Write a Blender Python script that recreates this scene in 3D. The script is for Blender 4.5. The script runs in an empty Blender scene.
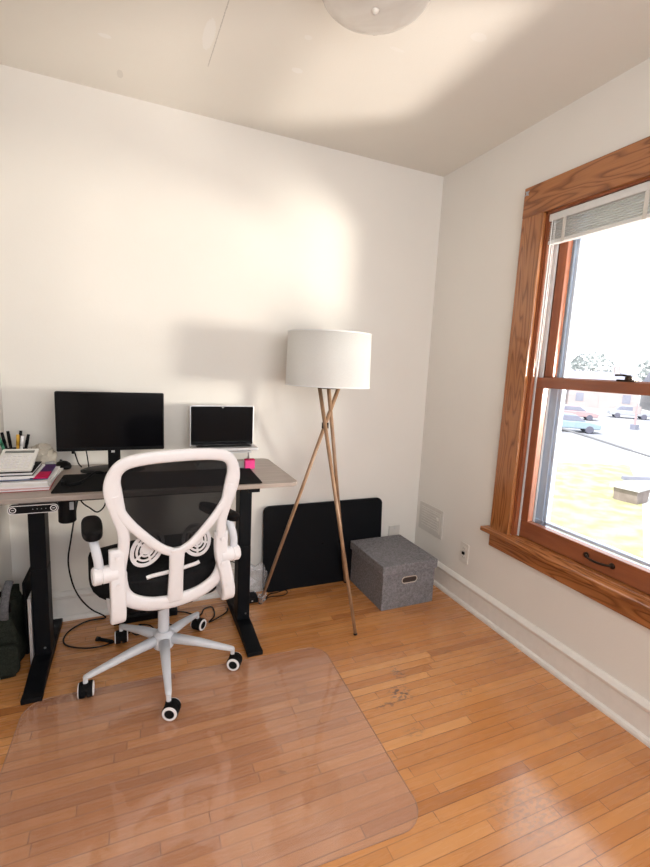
import bpy, bmesh, math, random
from mathutils import Vector, Matrix
random.seed(7)
C = bpy.context.scene.collection
PI = math.pi
W, D, H, XL, YR = 1.723, 2.4026, 2.45, -0.535, -1.10   # right wall, back wall, ceiling, left wall, rear wall

# ------------------------------------------------------------------ materials
def new_mat(name):
    m = bpy.data.materials.new(name); m.use_nodes = True
    nt = m.node_tree; b = nt.nodes['Principled BSDF']
    return m, nt, b
def N(nt, t, **kw):
    n = nt.nodes.new(t)
    for k, v in kw.items():
        if k.startswith('i_'): n.inputs[k[2:].replace('_', ' ')].default_value = v
        else: setattr(n, k, v)
    return n
def L(nt, a, b): nt.links.new(a, b)
def mapped(nt, scale=(1,1,1), rot=(0,0,0)):
    tc = N(nt, 'ShaderNodeTexCoord'); mp = N(nt, 'ShaderNodeMapping')
    mp.inputs['Scale'].default_value = scale; mp.inputs['Rotation'].default_value = rot
    L(nt, tc.outputs['Object'], mp.inputs['Vector']); return mp.outputs['Vector']
def ramp(nt, fac, stops):
    r = N(nt, 'ShaderNodeValToRGB'); e = r.color_ramp.elements
    while len(e) < len(stops): e.new(.5)
    for k, (p, c) in enumerate(stops):
        e[k].position = p; e[k].color = (*c, 1) if len(c) == 3 else c
    L(nt, fac, r.inputs['Fac']); return r.outputs['Color']
def mix(nt, fac, a, b, mode='MIX'):
    m = N(nt, 'ShaderNodeMix', data_type='RGBA', blend_type=mode)
    for k, v in ((0, fac), (6, a), (7, b)):
        if hasattr(v, 'links'): L(nt, v, m.inputs[k])
        else: m.inputs[k].default_value = v if k == 0 else (*v, 1)
    return m.outputs[2]
def math_(nt, op, a, b=None, c=None):
    m = N(nt, 'ShaderNodeMath', operation=op)
    for k, v in enumerate((a, b, c)):
        if v is None: continue
        if hasattr(v, 'links'): L(nt, v, m.inputs[k])
        else: m.inputs[k].default_value = v
    return m.outputs[0]
def bump(nt, b, h, strength=.2, dist=.002):
    bp = N(nt, 'ShaderNodeBump'); bp.inputs['Strength'].default_value = strength; bp.inputs['Distance'].default_value = dist
    L(nt, h, bp.inputs['Height']); L(nt, bp.outputs['Normal'], b.inputs['Normal'])
def simple(name, col, rough=.5, metal=0, var=.06, scale=30, bmp=0, spec=.5, coat=0):
    m, nt, b = new_mat(name)
    v = mapped(nt); n = N(nt, 'ShaderNodeTexNoise'); n.inputs['Scale'].default_value = scale; n.inputs['Detail'].default_value = 4
    L(nt, v, n.inputs['Vector'])
    lo = tuple(c*(1-var) for c in col); hi = tuple(min(1, c*(1+var)) for c in col)
    L(nt, ramp(nt, n.outputs['Fac'], [(.3, lo), (.7, hi)]), b.inputs['Base Color'])
    b.inputs['Roughness'].default_value = rough; b.inputs['Metallic'].default_value = metal
    b.inputs['Specular IOR Level'].default_value = spec; b.inputs['Coat Weight'].default_value = coat
    if bmp: bump(nt, b, n.outputs['Fac'], bmp)
    return m

def wall_mat(name, col, patches=False):
    m, nt, b = new_mat(name)
    v = mapped(nt)
    n1 = N(nt, 'ShaderNodeTexNoise'); n1.inputs['Scale'].default_value = 3; n1.inputs['Detail'].default_value = 5; L(nt, v, n1.inputs['Vector'])
    n2 = N(nt, 'ShaderNodeTexNoise'); n2.inputs['Scale'].default_value = 140; n2.inputs['Detail'].default_value = 3; L(nt, v, n2.inputs['Vector'])
    c = ramp(nt, n1.outputs['Fac'], [(.3, tuple(x*.975 for x in col)), (.7, col)])
    if patches:   # spackle patches and a hairline crack on the ceiling
        sx = N(nt, 'ShaderNodeSeparateXYZ'); L(nt, v, sx.inputs[0])
        X, Y = sx.outputs[0], sx.outputs[1]
        wob = math_(nt, 'MULTIPLY', math_(nt, 'SUBTRACT', n2.outputs['Fac'], .5), .02)
        for (px, py, rx, ry, k) in ((.268,1.84,.020,.085,.5), (.615,1.88,.022,.016,.5), (-.075,2.02,.022,.012,.5), (-.03,2.24,.012,.03,-.25), (1.117,1.42,.03,.02,.3), (.59,1.69,.014,.012,.4), (.9,1.6,.03,.008,.25)):
            dx = math_(nt, 'DIVIDE', math_(nt, 'SUBTRACT', X, px), rx); dy = math_(nt, 'DIVIDE', math_(nt, 'SUBTRACT', Y, py), ry)
            d = math_(nt, 'ADD', math_(nt, 'ADD', math_(nt, 'MULTIPLY', dx, dx), math_(nt, 'MULTIPLY', dy, dy)), math_(nt, 'MULTIPLY', wob, 40))
            f = math_(nt, 'MULTIPLY', math_(nt, 'LESS_THAN', d, 1.0), abs(k))
            c = mix(nt, f, c, (.86,.85,.83) if k > 0 else (.45,.42,.38))
        ln = math_(nt, 'ABSOLUTE', math_(nt, 'SUBTRACT', math_(nt, 'SUBTRACT', X, .302), math_(nt, 'MULTIPLY', math_(nt, 'SUBTRACT', Y, 1.66), -.03)))
        crack = math_(nt, 'MULTIPLY', math_(nt, 'LESS_THAN', math_(nt, 'ADD', ln, math_(nt,'MULTIPLY', wob, .3)), .0016), math_(nt, 'LESS_THAN', math_(nt, 'ABSOLUTE', math_(nt, 'SUBTRACT', Y, 1.80)), .22))
        c = mix(nt, math_(nt, 'MULTIPLY', crack, .5), c, (.3,.27,.24))
    L(nt, c, b.inputs['Base Color']); b.inputs['Roughness'].default_value = .75; b.inputs['Specular IOR Level'].default_value = .25
    bump(nt, b, math_(nt, 'ADD', n2.outputs['Fac'], math_(nt,'MULTIPLY', n1.outputs['Fac'], 3)), .10, .003)
    return m

def floor_mat():
    m, nt, b = new_mat('maple_strip_floor')
    v = mapped(nt); sx = N(nt, 'ShaderNodeSeparateXYZ'); L(nt, v, sx.inputs[0]); X, Y = sx.outputs[0], sx.outputs[1]
    bw = .0385
    yr = math_(nt, 'DIVIDE', math_(nt, 'ADD', Y, 5.0), bw); row = math_(nt, 'FLOOR', yr); fy = math_(nt, 'FRACT', yr)
    w1 = N(nt, 'ShaderNodeTexWhiteNoise', noise_dimensions='1D'); L(nt, row, w1.inputs['W'])
    xl = math_(nt, 'ADD', math_(nt, 'DIVIDE', math_(nt, 'ADD', X, 9.0), .62), math_(nt, 'MULTIPLY', w1.outputs['Value'], 7.31))
    col = math_(nt, 'FLOOR', xl); fx = math_(nt, 'FRACT', xl)
    cb = N(nt, 'ShaderNodeCombineXYZ'); L(nt, row, cb.inputs[0]); L(nt, col, cb.inputs[1])
    w2 = N(nt, 'ShaderNodeTexWhiteNoise', noise_dimensions='2D'); L(nt, cb.outputs[0], w2.inputs['Vector'])
    base = ramp(nt, w2.outputs['Value'], [(0,(.48,.185,.055)), (.12,(.62,.255,.078)), (.5,(.69,.300,.096)), (.88,(.74,.335,.112)), (1,(.80,.385,.14))])
    # grain along x, shifted per board
    off = N(nt, 'ShaderNodeVectorMath', operation='MULTIPLY_ADD'); L(nt, w2.outputs['Color'], off.inputs[0]); off.inputs[1].default_value = (13,13,13); L(nt, v, off.inputs[2])
    mp = N(nt, 'ShaderNodeMapping'); mp.inputs['Scale'].default_value = (5, 75, 5); L(nt, off.outputs[0], mp.inputs['Vector'])
    g = N(nt, 'ShaderNodeTexNoise'); g.inputs['Scale'].default_value = 1; g.inputs['Detail'].default_value = 6; g.inputs['Distortion'].default_value = .6; L(nt, mp.outputs[0], g.inputs['Vector'])
    c = mix(nt, math_(nt, 'MULTIPLY', g.outputs['Fac'], .45), base, mix(nt, 1.0, base, (.60,.50,.42), 'MULTIPLY'))
    big = N(nt, 'ShaderNodeTexNoise'); big.inputs['Scale'].default_value = 2.2; big.inputs['Detail'].default_value = 6; L(nt, v, big.inputs['Vector'])
    c = mix(nt, ramp(nt, big.outputs['Fac'], [(.52,(0,0,0)), (.75,(.45,.45,.45))]), c, (.36,.15,.055))
    # worn grey scuffs (marks that stay on the boards)
    sc = N(nt, 'ShaderNodeTexNoise'); sc.inputs['Scale'].default_value = 55; sc.inputs['Detail'].default_value = 5; L(nt, mapped(nt, (1,1.6,1), (0,0,.7)), sc.inputs['Vector'])
    scr = ramp(nt, sc.outputs['Fac'], [(.50,(0,0,0)), (.56,(1,1,1))])
    for (px, py, rx, ry, k) in ((.985,1.385,.06,.055,1.0), (1.045,1.50,.035,.06,.7), (.90,1.35,.06,.018,.7), (.438,1.214,.03,.02,.5), (1.10,.83,.18,.12,.33), (1.25,1.30,.06,.015,.6), (.93,1.20,.05,.03,.4), (1.35,1.55,.04,.02,.5)):
        dx = math_(nt, 'DIVIDE', math_(nt, 'SUBTRACT', X, px), rx); dy = math_(nt, 'DIVIDE', math_(nt, 'SUBTRACT', Y, py), ry)
        d = math_(nt, 'ADD', math_(nt, 'MULTIPLY', dx, dx), math_(nt, 'MULTIPLY', dy, dy))
        f = math_(nt, 'MULTIPLY', math_(nt, 'MULTIPLY', math_(nt, 'SUBTRACT', 1.0, math_(nt, 'MINIMUM', d, 1.0)), scr), k)
        c = mix(nt, f, c, (.13,.085,.07))
    gy = math_(nt, 'LESS_THAN', math_(nt, 'ABSOLUTE', math_(nt, 'SUBTRACT', fy, .5)), .468)
    gx = math_(nt, 'LESS_THAN', math_(nt, 'ABSOLUTE', math_(nt, 'SUBTRACT', fx, .5)), .4975)
    gap = math_(nt, 'SUBTRACT', 1.0, math_(nt, 'MULTIPLY', gy, gx))
    w3 = N(nt, 'ShaderNodeTexWhiteNoise', noise_dimensions='1D'); L(nt, math_(nt, 'ADD', math_(nt, 'FLOOR', math_(nt,'ADD',yr,.5)), .37), w3.inputs['W'])
    c = mix(nt, math_(nt, 'MULTIPLY', gap, math_(nt, 'ADD', .30, math_(nt, 'MULTIPLY', w3.outputs['Value'], .55))), c, (.14,.045,.016))
    L(nt, c, b.inputs['Base Color'])
    rr = math_(nt, 'ADD', .20, math_(nt, 'MULTIPLY', g.outputs['Fac'], .14)); L(nt, rr, b.inputs['Roughness'])
    b.inputs['Coat Weight'].default_value = .9; b.inputs['Coat Roughness'].default_value = .15
    hh = math_(nt, 'SUBTRACT', math_(nt, 'ADD', math_(nt, 'MULTIPLY', g.outputs['Fac'], .3), math_(nt,'MULTIPLY', big.outputs['Fac'], .8)), gap)
    bump(nt, b, hh, .25, .002)
    return m

def oak(name, axis, dark=(.20,.063,.018), light=(.45,.175,.056)):
    m, nt, b = new_mat(name)
    s = {'y': (9, 1.1, 9), 'z': (9, 9, 1.1)}[axis]
    v = mapped(nt, s)
    n0 = N(nt, 'ShaderNodeTexNoise'); n0.inputs['Scale'].default_value = 1.1; n0.inputs['Detail'].default_value = 2; L(nt, v, n0.inputs['Vector'])
    rings = math_(nt, 'FRACT', math_(nt, 'MULTIPLY', n0.outputs['Fac'], 16))
    f1 = ramp(nt, rings, [(0,(.0,.0,.0)), (.35,(.85,.85,.85)), (.8,(.75,.75,.75)), (1,(0,0,0))])
    v2 = mapped(nt, tuple(8 if x < 5 else 320 for x in s))
    n2 = N(nt, 'ShaderNodeTexNoise'); n2.inputs['Scale'].default_value = 1; n2.inputs['Detail'].default_value = 4; L(nt, v2, n2.inputs['Vector'])
    fac = math_(nt, 'ADD', math_(nt, 'MULTIPLY', f1, .6), math_(nt, 'MULTIPLY', n2.outputs['Fac'], .5))
    L(nt, ramp(nt, fac, [(.25, dark), (.85, light)]), b.inputs['Base Color'])
    b.inputs['Roughness'].default_value = .24; b.inputs['Coat Weight'].default_value = .4; b.inputs['Coat Roughness'].default_value = .15
    bump(nt, b, n2.outputs['Fac'], .12, .001)
    return m

def woodgrain(name, c1, c2, scale, rough=.4, coat=0):
    m, nt, b = new_mat(name); v = mapped(nt, scale)
    n = N(nt, 'ShaderNodeTexNoise'); n.inputs['Scale'].default_value = 1; n.inputs['Detail'].default_value = 6; n.inputs['Distortion'].default_value = .4; L(nt, v, n.inputs['Vector'])
    L(nt, ramp(nt, n.outputs['Fac'], [(.3, c1), (.7, c2)]), b.inputs['Base Color'])
    b.inputs['Roughness'].default_value = rough; b.inputs['Coat Weight'].default_value = coat
    bump(nt, b, n.outputs['Fac'], .06, .001); return m

def fabric(name, c1, c2, scale=420, bmp=.4):
    m, nt, b = new_mat(name); v = mapped(nt)
    n = N(nt, 'ShaderNodeTexNoise'); n.inputs['Scale'].default_value = scale; n.inputs['Detail'].default_value = 3; L(nt, v, n.inputs['Vector'])
    n2 = N(nt, 'ShaderNodeTexNoise'); n2.inputs['Scale'].default_value = scale/4; n2.inputs['Detail'].default_value = 4; L(nt, v, n2.inputs['Vector'])
    f = math_(nt, 'ADD', math_(nt, 'MULTIPLY', n.outputs['Fac'], .6), math_(nt, 'MULTIPLY', n2.outputs['Fac'], .4))
    L(nt, ramp(nt, f, [(.38, c1), (.62, c2)]), b.inputs['Base Color'])
    b.inputs['Roughness'].default_value = .9; b.inputs['Specular IOR Level'].default_value = .1
    bump(nt, b, n.outputs['Fac'], bmp, .001); return m

def see_through(name, col, alpha, rough=.1, ior=1.45, noise=0):
    """thin clear sheet: transparent + glossy by fresnel + a little diffuse of its own"""
    m = bpy.data.materials.new(name); m.use_nodes = True; nt = m.node_tree; nt.nodes.clear()
    out = N(nt, 'ShaderNodeOutputMaterial'); tr = N(nt, 'ShaderNodeBsdfTransparent'); gl = N(nt, 'ShaderNodeBsdfGlossy'); df = N(nt, 'ShaderNodeBsdfDiffuse')
    gl.inputs['Roughness'].default_value = rough; df.inputs['Color'].default_value = (*col, 1)
    lw = N(nt, 'ShaderNodeLayerWeight'); lw.inputs['Blend'].default_value = .5; f0 = ((ior-1)/(ior+1))**2; fac_ = math_(nt, 'MULTIPLY_ADD', math_(nt, 'POWER', lw.outputs['Facing'], 5.0), 1-f0, f0)
    m1 = N(nt, 'ShaderNodeMixShader'); m2 = N(nt, 'ShaderNodeMixShader')
    m1.inputs[0].default_value = alpha; L(nt, tr.outputs[0], m1.inputs[1]); L(nt, df.outputs[0], m1.inputs[2])
    L(nt, fac_, m2.inputs[0]); L(nt, m1.outputs[0], m2.inputs[1]); L(nt, gl.outputs[0], m2.inputs[2])
    L(nt, m2.outputs[0], out.inputs['Surface'])
    if noise:
        n = N(nt, 'ShaderNodeTexNoise'); n.inputs['Scale'].default_value = noise; n.inputs['Detail'].default_value = 2; L(nt, mapped(nt), n.inputs['Vector'])
        bp = N(nt, 'ShaderNodeBump'); bp.inputs['Strength'].default_value = .3; bp.inputs['Distance'].default_value = .004; L(nt, n.outputs['Fac'], bp.inputs['Height'])
        L(nt, bp.outputs['Normal'], gl.inputs['Normal'])
    return m

def mesh_mat():
    m = bpy.data.materials.new('chair_mesh'); m.use_nodes = True; nt = m.node_tree; b = nt.nodes['Principled BSDF']
    b.inputs['Base Color'].default_value = (.012,.012,.013,1); b.inputs['Roughness'].default_value = .7
    tc = mapped(nt, (700,700,700)); ck = N(nt, 'ShaderNodeTexChecker'); ck.inputs['Scale'].default_value = 1; L(nt, tc, ck.inputs['Vector'])
    b.inputs['Alpha'].default_value = .88; b.inputs['Specular IOR Level'].default_value = .1
    L(nt, math_(nt, 'ADD', .85, math_(nt, 'MULTIPLY', ck.outputs['Fac'], .14)), b.inputs['Alpha'])
    return m

def outdoor(name, c1, c2, scale, rough=.9):
    m, nt, b = new_mat(name); v = mapped(nt)
    n = N(nt, 'ShaderNodeTexNoise'); n.inputs['Scale'].default_value = scale; n.inputs['Detail'].default_value = 6; L(nt, v, n.inputs['Vector'])
    L(nt, ramp(nt, n.outputs['Fac'], [(.4, c1), (.6, c2)]), b.inputs['Base Color']); b.inputs['Roughness'].default_value = rough
    b.inputs['Specular IOR Level'].default_value = .1
    return m

M = dict(
    wall=wall_mat('painted_wall', (.83,.80,.755)), ceil=wall_mat('painted_ceiling', (.80,.765,.70), True),
    floor=floor_mat(), trim=simple('painted_baseboard', (.82,.79,.75), .4, var=.03),
    oaky=oak('oak_trim_horizontal', 'y'), oakz=oak('oak_trim_vertical', 'z'),
    sash=woodgrain('stained_sash', (.23,.066,.026), (.36,.115,.045), (30,3,30), .32, .3), sashz=woodgrain('stained_sash_stile', (.23,.066,.026), (.36,.115,.045), (30,30,3), .32, .3),
    vinyl=simple('white_vinyl', (.82,.83,.83), .4, var=.02), alu=simple('storm_frame_grey', (.60,.73,.90), .45, var=.04),
    glass=see_through('window_glass', (.9,.9,.9), .0, .02), bronze=simple('dark_bronze', (.035,.024,.018), .3, .8),
    slat=simple('blind_slat_shaded', (.46,.46,.455), .4, var=.03), blind=simple('blind_white', (.74,.74,.73), .45, var=.02),  # slat colour darkened to carry the backlit shade of a white blind
    black=simple('black_plastic', (.004,.004,.005), .45, var=.1, spec=.14), blackm=simple('black_powder_coat', (.005,.006,.008), .5, spec=.12, var=.1, scale=200, bmp=.1),
    screen=simple('black_screen', (.003,.003,.004), .12, var=.05, spec=.16), rubber=simple('black_rubber', (.009,.009,.010), .7, spec=.1),
    matblack=fabric('black_desk_mat_cloth', (.008,.008,.009), (.016,.016,.017), 600, .2),
    desk=woodgrain('taupe_laminate', (.30,.245,.21), (.43,.36,.32), (4,90,20), .35), white=simple('white_plastic', (.90,.875,.89), .35, var=.015),
    whitegrey=simple('pale_grey_nylon', (.72,.74,.79), .4, var=.02), steel=simple('steel', (.6,.6,.6), .3, .9), silver=simple('silver_aluminium', (.62,.62,.64), .35, .6),
    cushion=fabric('black_cushion', (.008,.008,.009), (.017,.017,.018), 300), mesh=mesh_mat(),
    lampwood=woodgrain('walnut_lamp_leg', (.26,.145,.08), (.42,.26,.155), (60,60,6), .4),
    boxf=fabric('grey_linen', (.12,.115,.125), (.31,.30,.315), 330), hole=simple('dark_inside', (.05,.035,.03), .9), brassrim=simple('rivet_rim', (.72,.66,.60), .35, .5),
    mat=see_through('clear_floor_mat', (.90,.58,.46), .12, .04, 1.5, 9), bag=fabric('dark_green_canvas', (.015,.018,.014), (.032,.036,.028), 260),
    strap=fabric('grey_webbing', (.10,.10,.11), (.17,.17,.18), 300), paper=simple('paper_white', (.82,.80,.80), .6, var=.02), pinkp=simple('pink_paper', (.70,.42,.42), .6),
    purple=simple('purple_card', (.06,.02,.10), .75, spec=.15), magenta=simple('magenta_card', (.50,.012,.08), .75, spec=.15), navy=simple('navy_card', (.03,.06,.20), .4),
    red=simple('red_card', (.38,.06,.06), .7), pinkbox=simple('hot_pink_card', (.75,.05,.25), .4), calc=simple('calculator_white', (.80,.78,.74), .4, var=.02), lcd=simple('lcd_grey', (.17,.18,.17), .3),
    beige=simple('beige_paper', (.50,.45,.38), .7), yellow=simple('yellow_plastic', (.75,.42,.05), .35), green=simple('green_plastic', (.04,.20,.11), .35),
    matedge=simple('mat_edge_plastic', (.42,.25,.17), .15),
    plastic=see_through('clear_bag_plastic', (.8,.8,.85), .18, .12, 1.5, 40), outlet=simple('outlet_ivory', (.74,.71,.66), .4, var=.02), grille=simple('painted_grille', (.66,.63,.59), .5, var=.03),
    label=simple('label_grey', (.35,.35,.36), .6), lawn=outdoor('lawn_grass', (.265,.262,.125), (.33,.325,.20), 1.6), road=outdoor('pale_asphalt', (.215,.22,.25), (.25,.25,.27), .35),
    conc=outdoor('pale_concrete', (.40,.40,.40), (.46,.46,.46), .5), siding=outdoor('pale_siding', (.24,.245,.27), (.27,.27,.29), .3), brickh=outdoor('red_brick', (.27,.235,.238), (.30,.26,.26), .5),
    roofh=outdoor('slate_roof', (.18,.185,.235), (.22,.22,.26), .6), winh=outdoor('house_windows', (.16,.165,.21), (.19,.195,.24), .6, .3), foliage=outdoor('pale_foliage', (.29,.32,.32), (.38,.40,.40), 1.5),
    bark=outdoor('bark', (.17,.15,.16), (.2,.18,.18), 3), carblue=simple('car_paint_blue', (.19,.255,.30), .5), carred=simple('car_paint_red', (.31,.20,.21), .5), carwhite=simple('car_paint_white', (.25,.26,.29), .5), cartyre=simple('tyre', (.08,.08,.11), .8),
    tan=outdoor('weathered_plank', (.20,.165,.15), (.24,.20,.185), 3), wire=simple('grey_cable', (.10,.10,.11), .6),
)
def shade_mat():
    m = bpy.data.materials.new('lampshade_linen'); m.use_nodes = True; nt = m.node_tree; nt.nodes.clear()
    out = N(nt, 'ShaderNodeOutputMaterial'); df = N(nt, 'ShaderNodeBsdfDiffuse'); tl = N(nt, 'ShaderNodeBsdfTranslucent'); mx = N(nt, 'ShaderNodeMixShader')
    n = N(nt, 'ShaderNodeTexNoise'); n.inputs['Scale'].default_value = 1; n.inputs['Detail'].default_value = 3; L(nt, mapped(nt, (120,120,500)), n.inputs['Vector'])
    c = ramp(nt, n.outputs['Fac'], [(.3,(.83,.825,.81)), (.7,(.90,.895,.88))])
    L(nt, c, df.inputs['Color']); tl.inputs['Color'].default_value = (.8,.77,.72,1); mx.inputs[0].default_value = .28
    L(nt, df.outputs[0], mx.inputs[1]); L(nt, tl.outputs[0], mx.inputs[2]); L(nt, mx.outputs[0], out.inputs['Surface']); return m
M['shade'] = shade_mat()
def bowl_mat():
    m, nt, b = new_mat('frosted_bowl_glass'); b.inputs['Base Color'].default_value = (.70,.66,.60,1); b.inputs['Roughness'].default_value = .25
    n = N(nt, 'ShaderNodeTexNoise'); n.inputs['Scale'].default_value = 5; n.inputs['Detail'].default_value = 4; n.inputs['Distortion'].default_value = 1.5; L(nt, mapped(nt), n.inputs['Vector'])
    L(nt, ramp(nt, n.outputs['Fac'], [(.35,(.74,.70,.64)), (.7,(.88,.86,.81))]), b.inputs['Base Color']); return m
M['bowl'] = bowl_mat()

# ------------------------------------------------------------------ mesh helpers
def obj(name, bm, m, parent=None, smooth=False, bevel=0, loc=None, rot=None, sub=0):
    me = bpy.data.meshes.new(name); bmesh.ops.recalc_face_normals(bm, faces=bm.faces[:]); bm.to_mesh(me); bm.free()
    me.materials.append(M[m] if isinstance(m, str) else m)
    if smooth:
        for p in me.polygons: p.use_smooth = True
    o = bpy.data.objects.new(name, me); C.objects.link(o)
    if parent: o.parent = parent
    if loc: o.location = loc
    if rot: o.rotation_euler = rot
    if bevel:
        b = o.modifiers.new('bevel', 'BEVEL'); b.width = bevel; b.segments = 2; b.limit_method = 'ANGLE'; b.angle_limit = .7
        if not smooth:
            for p in me.polygons: p.use_smooth = False
    if sub:
        s = o.modifiers.new('sub', 'SUBSURF'); s.levels = sub; s.render_levels = sub
    return o
def BM(): return bmesh.new()
def box(bm, c, s, rz=0, mat=None):
    """box centred at c with full sizes s"""
    r = bmesh.ops.create_cube(bm, size=1.0)
    T = Matrix.Translation(c) @ Matrix.Rotation(rz, 4, 'Z') @ Matrix.Diagonal((*s, 1))
    if mat is not None: T = mat @ T
    bmesh.ops.transform(bm, matrix=T, verts=r['verts']); return bm
def bx(a, b):
    bm = BM(); return box(bm, [(p+q)/2 for p, q in zip(a, b)], [abs(q-p) for p, q in zip(a, b)])
def add_bx(bm, a, b): return box(bm, [(p+q)/2 for p, q in zip(a, b)], [abs(q-p) for p, q in zip(a, b)])
def catmull(pts, n=6, closed=False):
    P = [Vector(p) for p in pts]; out = []; k = len(P)
    rng = range(k if closed else k-1)
    for i in rng:
        if closed: p0, p1, p2, p3 = P[(i-1) % k], P[i], P[(i+1) % k], P[(i+2) % k]
        else: p0, p1, p2, p3 = P[max(i-1, 0)], P[i], P[i+1], P[min(i+2, k-1)]
        for j in range(n):
            t = j/n
            out.append(.5*((2*p1)+(-p0+p2)*t+(2*p0-5*p1+4*p2-p3)*t*t+(-p0+3*p1-3*p2+p3)*t**3))
    if not closed: out.append(P[-1])
    return out
def sweep(bm, pts, wid, thk=None, nrm=None, n=10, closed=False, sq=2.0):
    """sweep a (super)elliptic section; wid/thk full sizes (number or list) ; nrm = fixed facing direction of the flat side"""
    k = len(pts); rings = []; up = None
    for i in range(k):
        a = pts[(i-1) % k] if (closed or i > 0) else pts[i]; b = pts[(i+1) % k] if (closed or i < k-1) else pts[i]
        t = (b-a).normalized()
        if nrm is not None: up = Vector(nrm[i] if isinstance(nrm, list) else nrm)
        elif up is None: up = Vector((0,0,1)) if abs(t.z) < .9 else Vector((1,0,0))
        s = t.cross(up).normalized(); u = s.cross(t).normalized()
        if nrm is None: up = u
        w = wid[i] if isinstance(wid, list) else wid; h = (thk[i] if isinstance(thk, list) else thk) if thk is not None else w
        ring = []
        for j in range(n):
            an = 2*PI*(j+.5)/n; c, d = math.cos(an), math.sin(an); e = 2/sq
            ring.append(bm.verts.new(pts[i] + s*(w/2*math.copysign(abs(c)**e, c)) + u*(h/2*math.copysign(abs(d)**e, d))))
        rings.append(ring)
    for i in range(k if closed else k-1):
        A, B = rings[i], rings[(i+1) % k]
        for j in range(n): bm.faces.new((A[j], A[(j+1) % n], B[(j+1) % n], B[j]))
    if not closed: bm.faces.new(rings[0][::-1]); bm.faces.new(rings[-1])
    return bm
def tube(bm, pts, r, n=8, smooth=True):
    P = catmull(pts, 6) if smooth and len(pts) > 2 else [Vector(p) for p in pts]
    return sweep(bm, P, r*2, n=n)
def rod(bm, a, b, r1, r2=None, n=14):
    return sweep(bm, [Vector(a), Vector(b)], [r1*2, (r2 or r1)*2], n=n)
def lathe(bm, prof, n=32, T=Matrix.Identity(4)):
    rings = []
    for r, z in prof:
        rings.append([bm.verts.new(T @ Vector((max(r, 1e-4)*math.cos(2*PI*j/n), max(r, 1e-4)*math.sin(2*PI*j/n), z))) for j in range(n)])
    for A, B in zip(rings, rings[1:]):
        for j in range(n): bm.faces.new((A[j], A[(j+1) % n], B[(j+1) % n], B[j]))
    return bm
def rrect(w, h, r, n=5, cx=0, cy=0):
    pts = []
    for (sx, sy, a0) in ((1,1,0), (-1,1,90), (-1,-1,180), (1,-1,270)):
        for k in range(n+1):
            a = math.radians(a0+90*k/n); pts.append((cx+sx*(w/2-r)+r*math.cos(a), cy+sy*(h/2-r)+r*math.sin(a)))
    return pts
def prism(bm, pts2, t0, t1, T=Matrix.Identity(4)):
    """polygon in local xy, extruded z t0..t1, moved by T"""
    A = [bm.verts.new(T @ Vector((x, y, t0))) for x, y in pts2]; B = [bm.verts.new(T @ Vector((x, y, t1))) for x, y in pts2]; k = len(A)
    bm.faces.new(A[::-1]); bm.faces.new(B)
    for i in range(k): bm.faces.new((A[i], A[(i+1) % k], B[(i+1) % k], B[i]))
    return bm
TXZ = Matrix(((1,0,0,0), (0,0,-1,0), (0,1,0,0), (0,0,0,1)))     # xy -> xz, extrusion along -y
TYZ = Matrix(((0,0,1,0), (1,0,0,0), (0,1,0,0), (0,0,0,1)))      # xy -> yz, extrusion along x
def TR(loc, rx=0, ry=0, rz=0): return Matrix.Translation(loc) @ Matrix.Rotation(rz, 4, 'Z') @ Matrix.Rotation(ry, 4, 'Y') @ Matrix.Rotation(rx, 4, 'X')
def thing(name, label, cat, loc=(0,0,0), rotz=0, group=None):
    o = bpy.data.objects.new(name, None); C.objects.link(o); o.location = loc; o.rotation_euler = (0,0,rotz); o.empty_display_size = .05
    return tag(o, label, cat, group)
def tag(o, label, cat, group=None, kind=None):
    o['label'] = label; o['category'] = cat
    if group: o['group'] = group
    if kind: o['kind'] = kind
    return o
def struct(name, bm, m, parent=None, **k):
    o = obj(name, bm, m, parent, **k)
    if not parent: o['kind'] = 'structure'
    return o

# ------------------------------------------------------------------ room shell
T_ = .16
WY0, WY1, WZ0, WZ1 = .725, 1.605, .500, 2.030      # window opening in the right wall
struct('floor', bx((XL-.1, YR-.1, -.12), (W, D+.1, 0)), 'floor')
struct('ceiling', bx((XL-.1, YR-.1, H), (W+.2, D+.1, H+.12)), 'ceil')
struct('wall_back', bx((XL-.1, D, 0), (W+T_, D+.12, H)), 'wall')
struct('wall_left', bx((XL-.12, YR-.1, 0), (XL, D, H)), 'wall')
bm = BM()
add_bx(bm, (W, YR, -.12), (W+T_, D, WZ0)); add_bx(bm, (W, YR, WZ1), (W+T_, D, H))
add_bx(bm, (W, WY1, WZ0), (W+T_, D, WZ1)); add_bx(bm, (W, YR, WZ0), (W+T_, WY0, WZ1))
struct('wall_right', bm, 'wall')
RX0, RX1, RZ0, RZ1 = -.30, 1.50, .95, 2.25          # window added in the rear wall, unseen, to let fill light in
bm = BM()
add_bx(bm, (XL-.1, YR-.12, 0), (W+T_, YR, RZ0)); add_bx(bm, (XL-.1, YR-.12, RZ1), (W+T_, YR, H))
add_bx(bm, (XL-.1, YR-.12, RZ0), (RX0, YR, RZ1)); add_bx(bm, (RX1, YR-.12, RZ0), (W+T_, YR, RZ1))
struct('wall_rear', bm, 'wall')
w2 = bpy.data.objects.new('added_fill_window', None); C.objects.link(w2); w2.location = (.6, YR, RZ0); w2['kind'] = 'structure'  # unseen window added to hold the fill lamp
bm = BM(); fw = .07
for a, b in (((-.90-fw, 0, -fw), (-.90, .02, 1.30+fw)), ((.90, 0, -fw), (.90+fw, .02, 1.30+fw)), ((-.9, 0, -fw), (.9, .02, 0)), ((-.9, 0, 1.30), (.9, .02, 1.30+fw)), ((-.02, -.1, 0), (.02, -.06, 1.3))): add_bx(bm, a, b)
obj('window_frame', bm, 'oaky', w2)
obj('pane', bx((-.9, -.085, 0), (.9, -.08, 1.3)), 'glass', w2)

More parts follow.
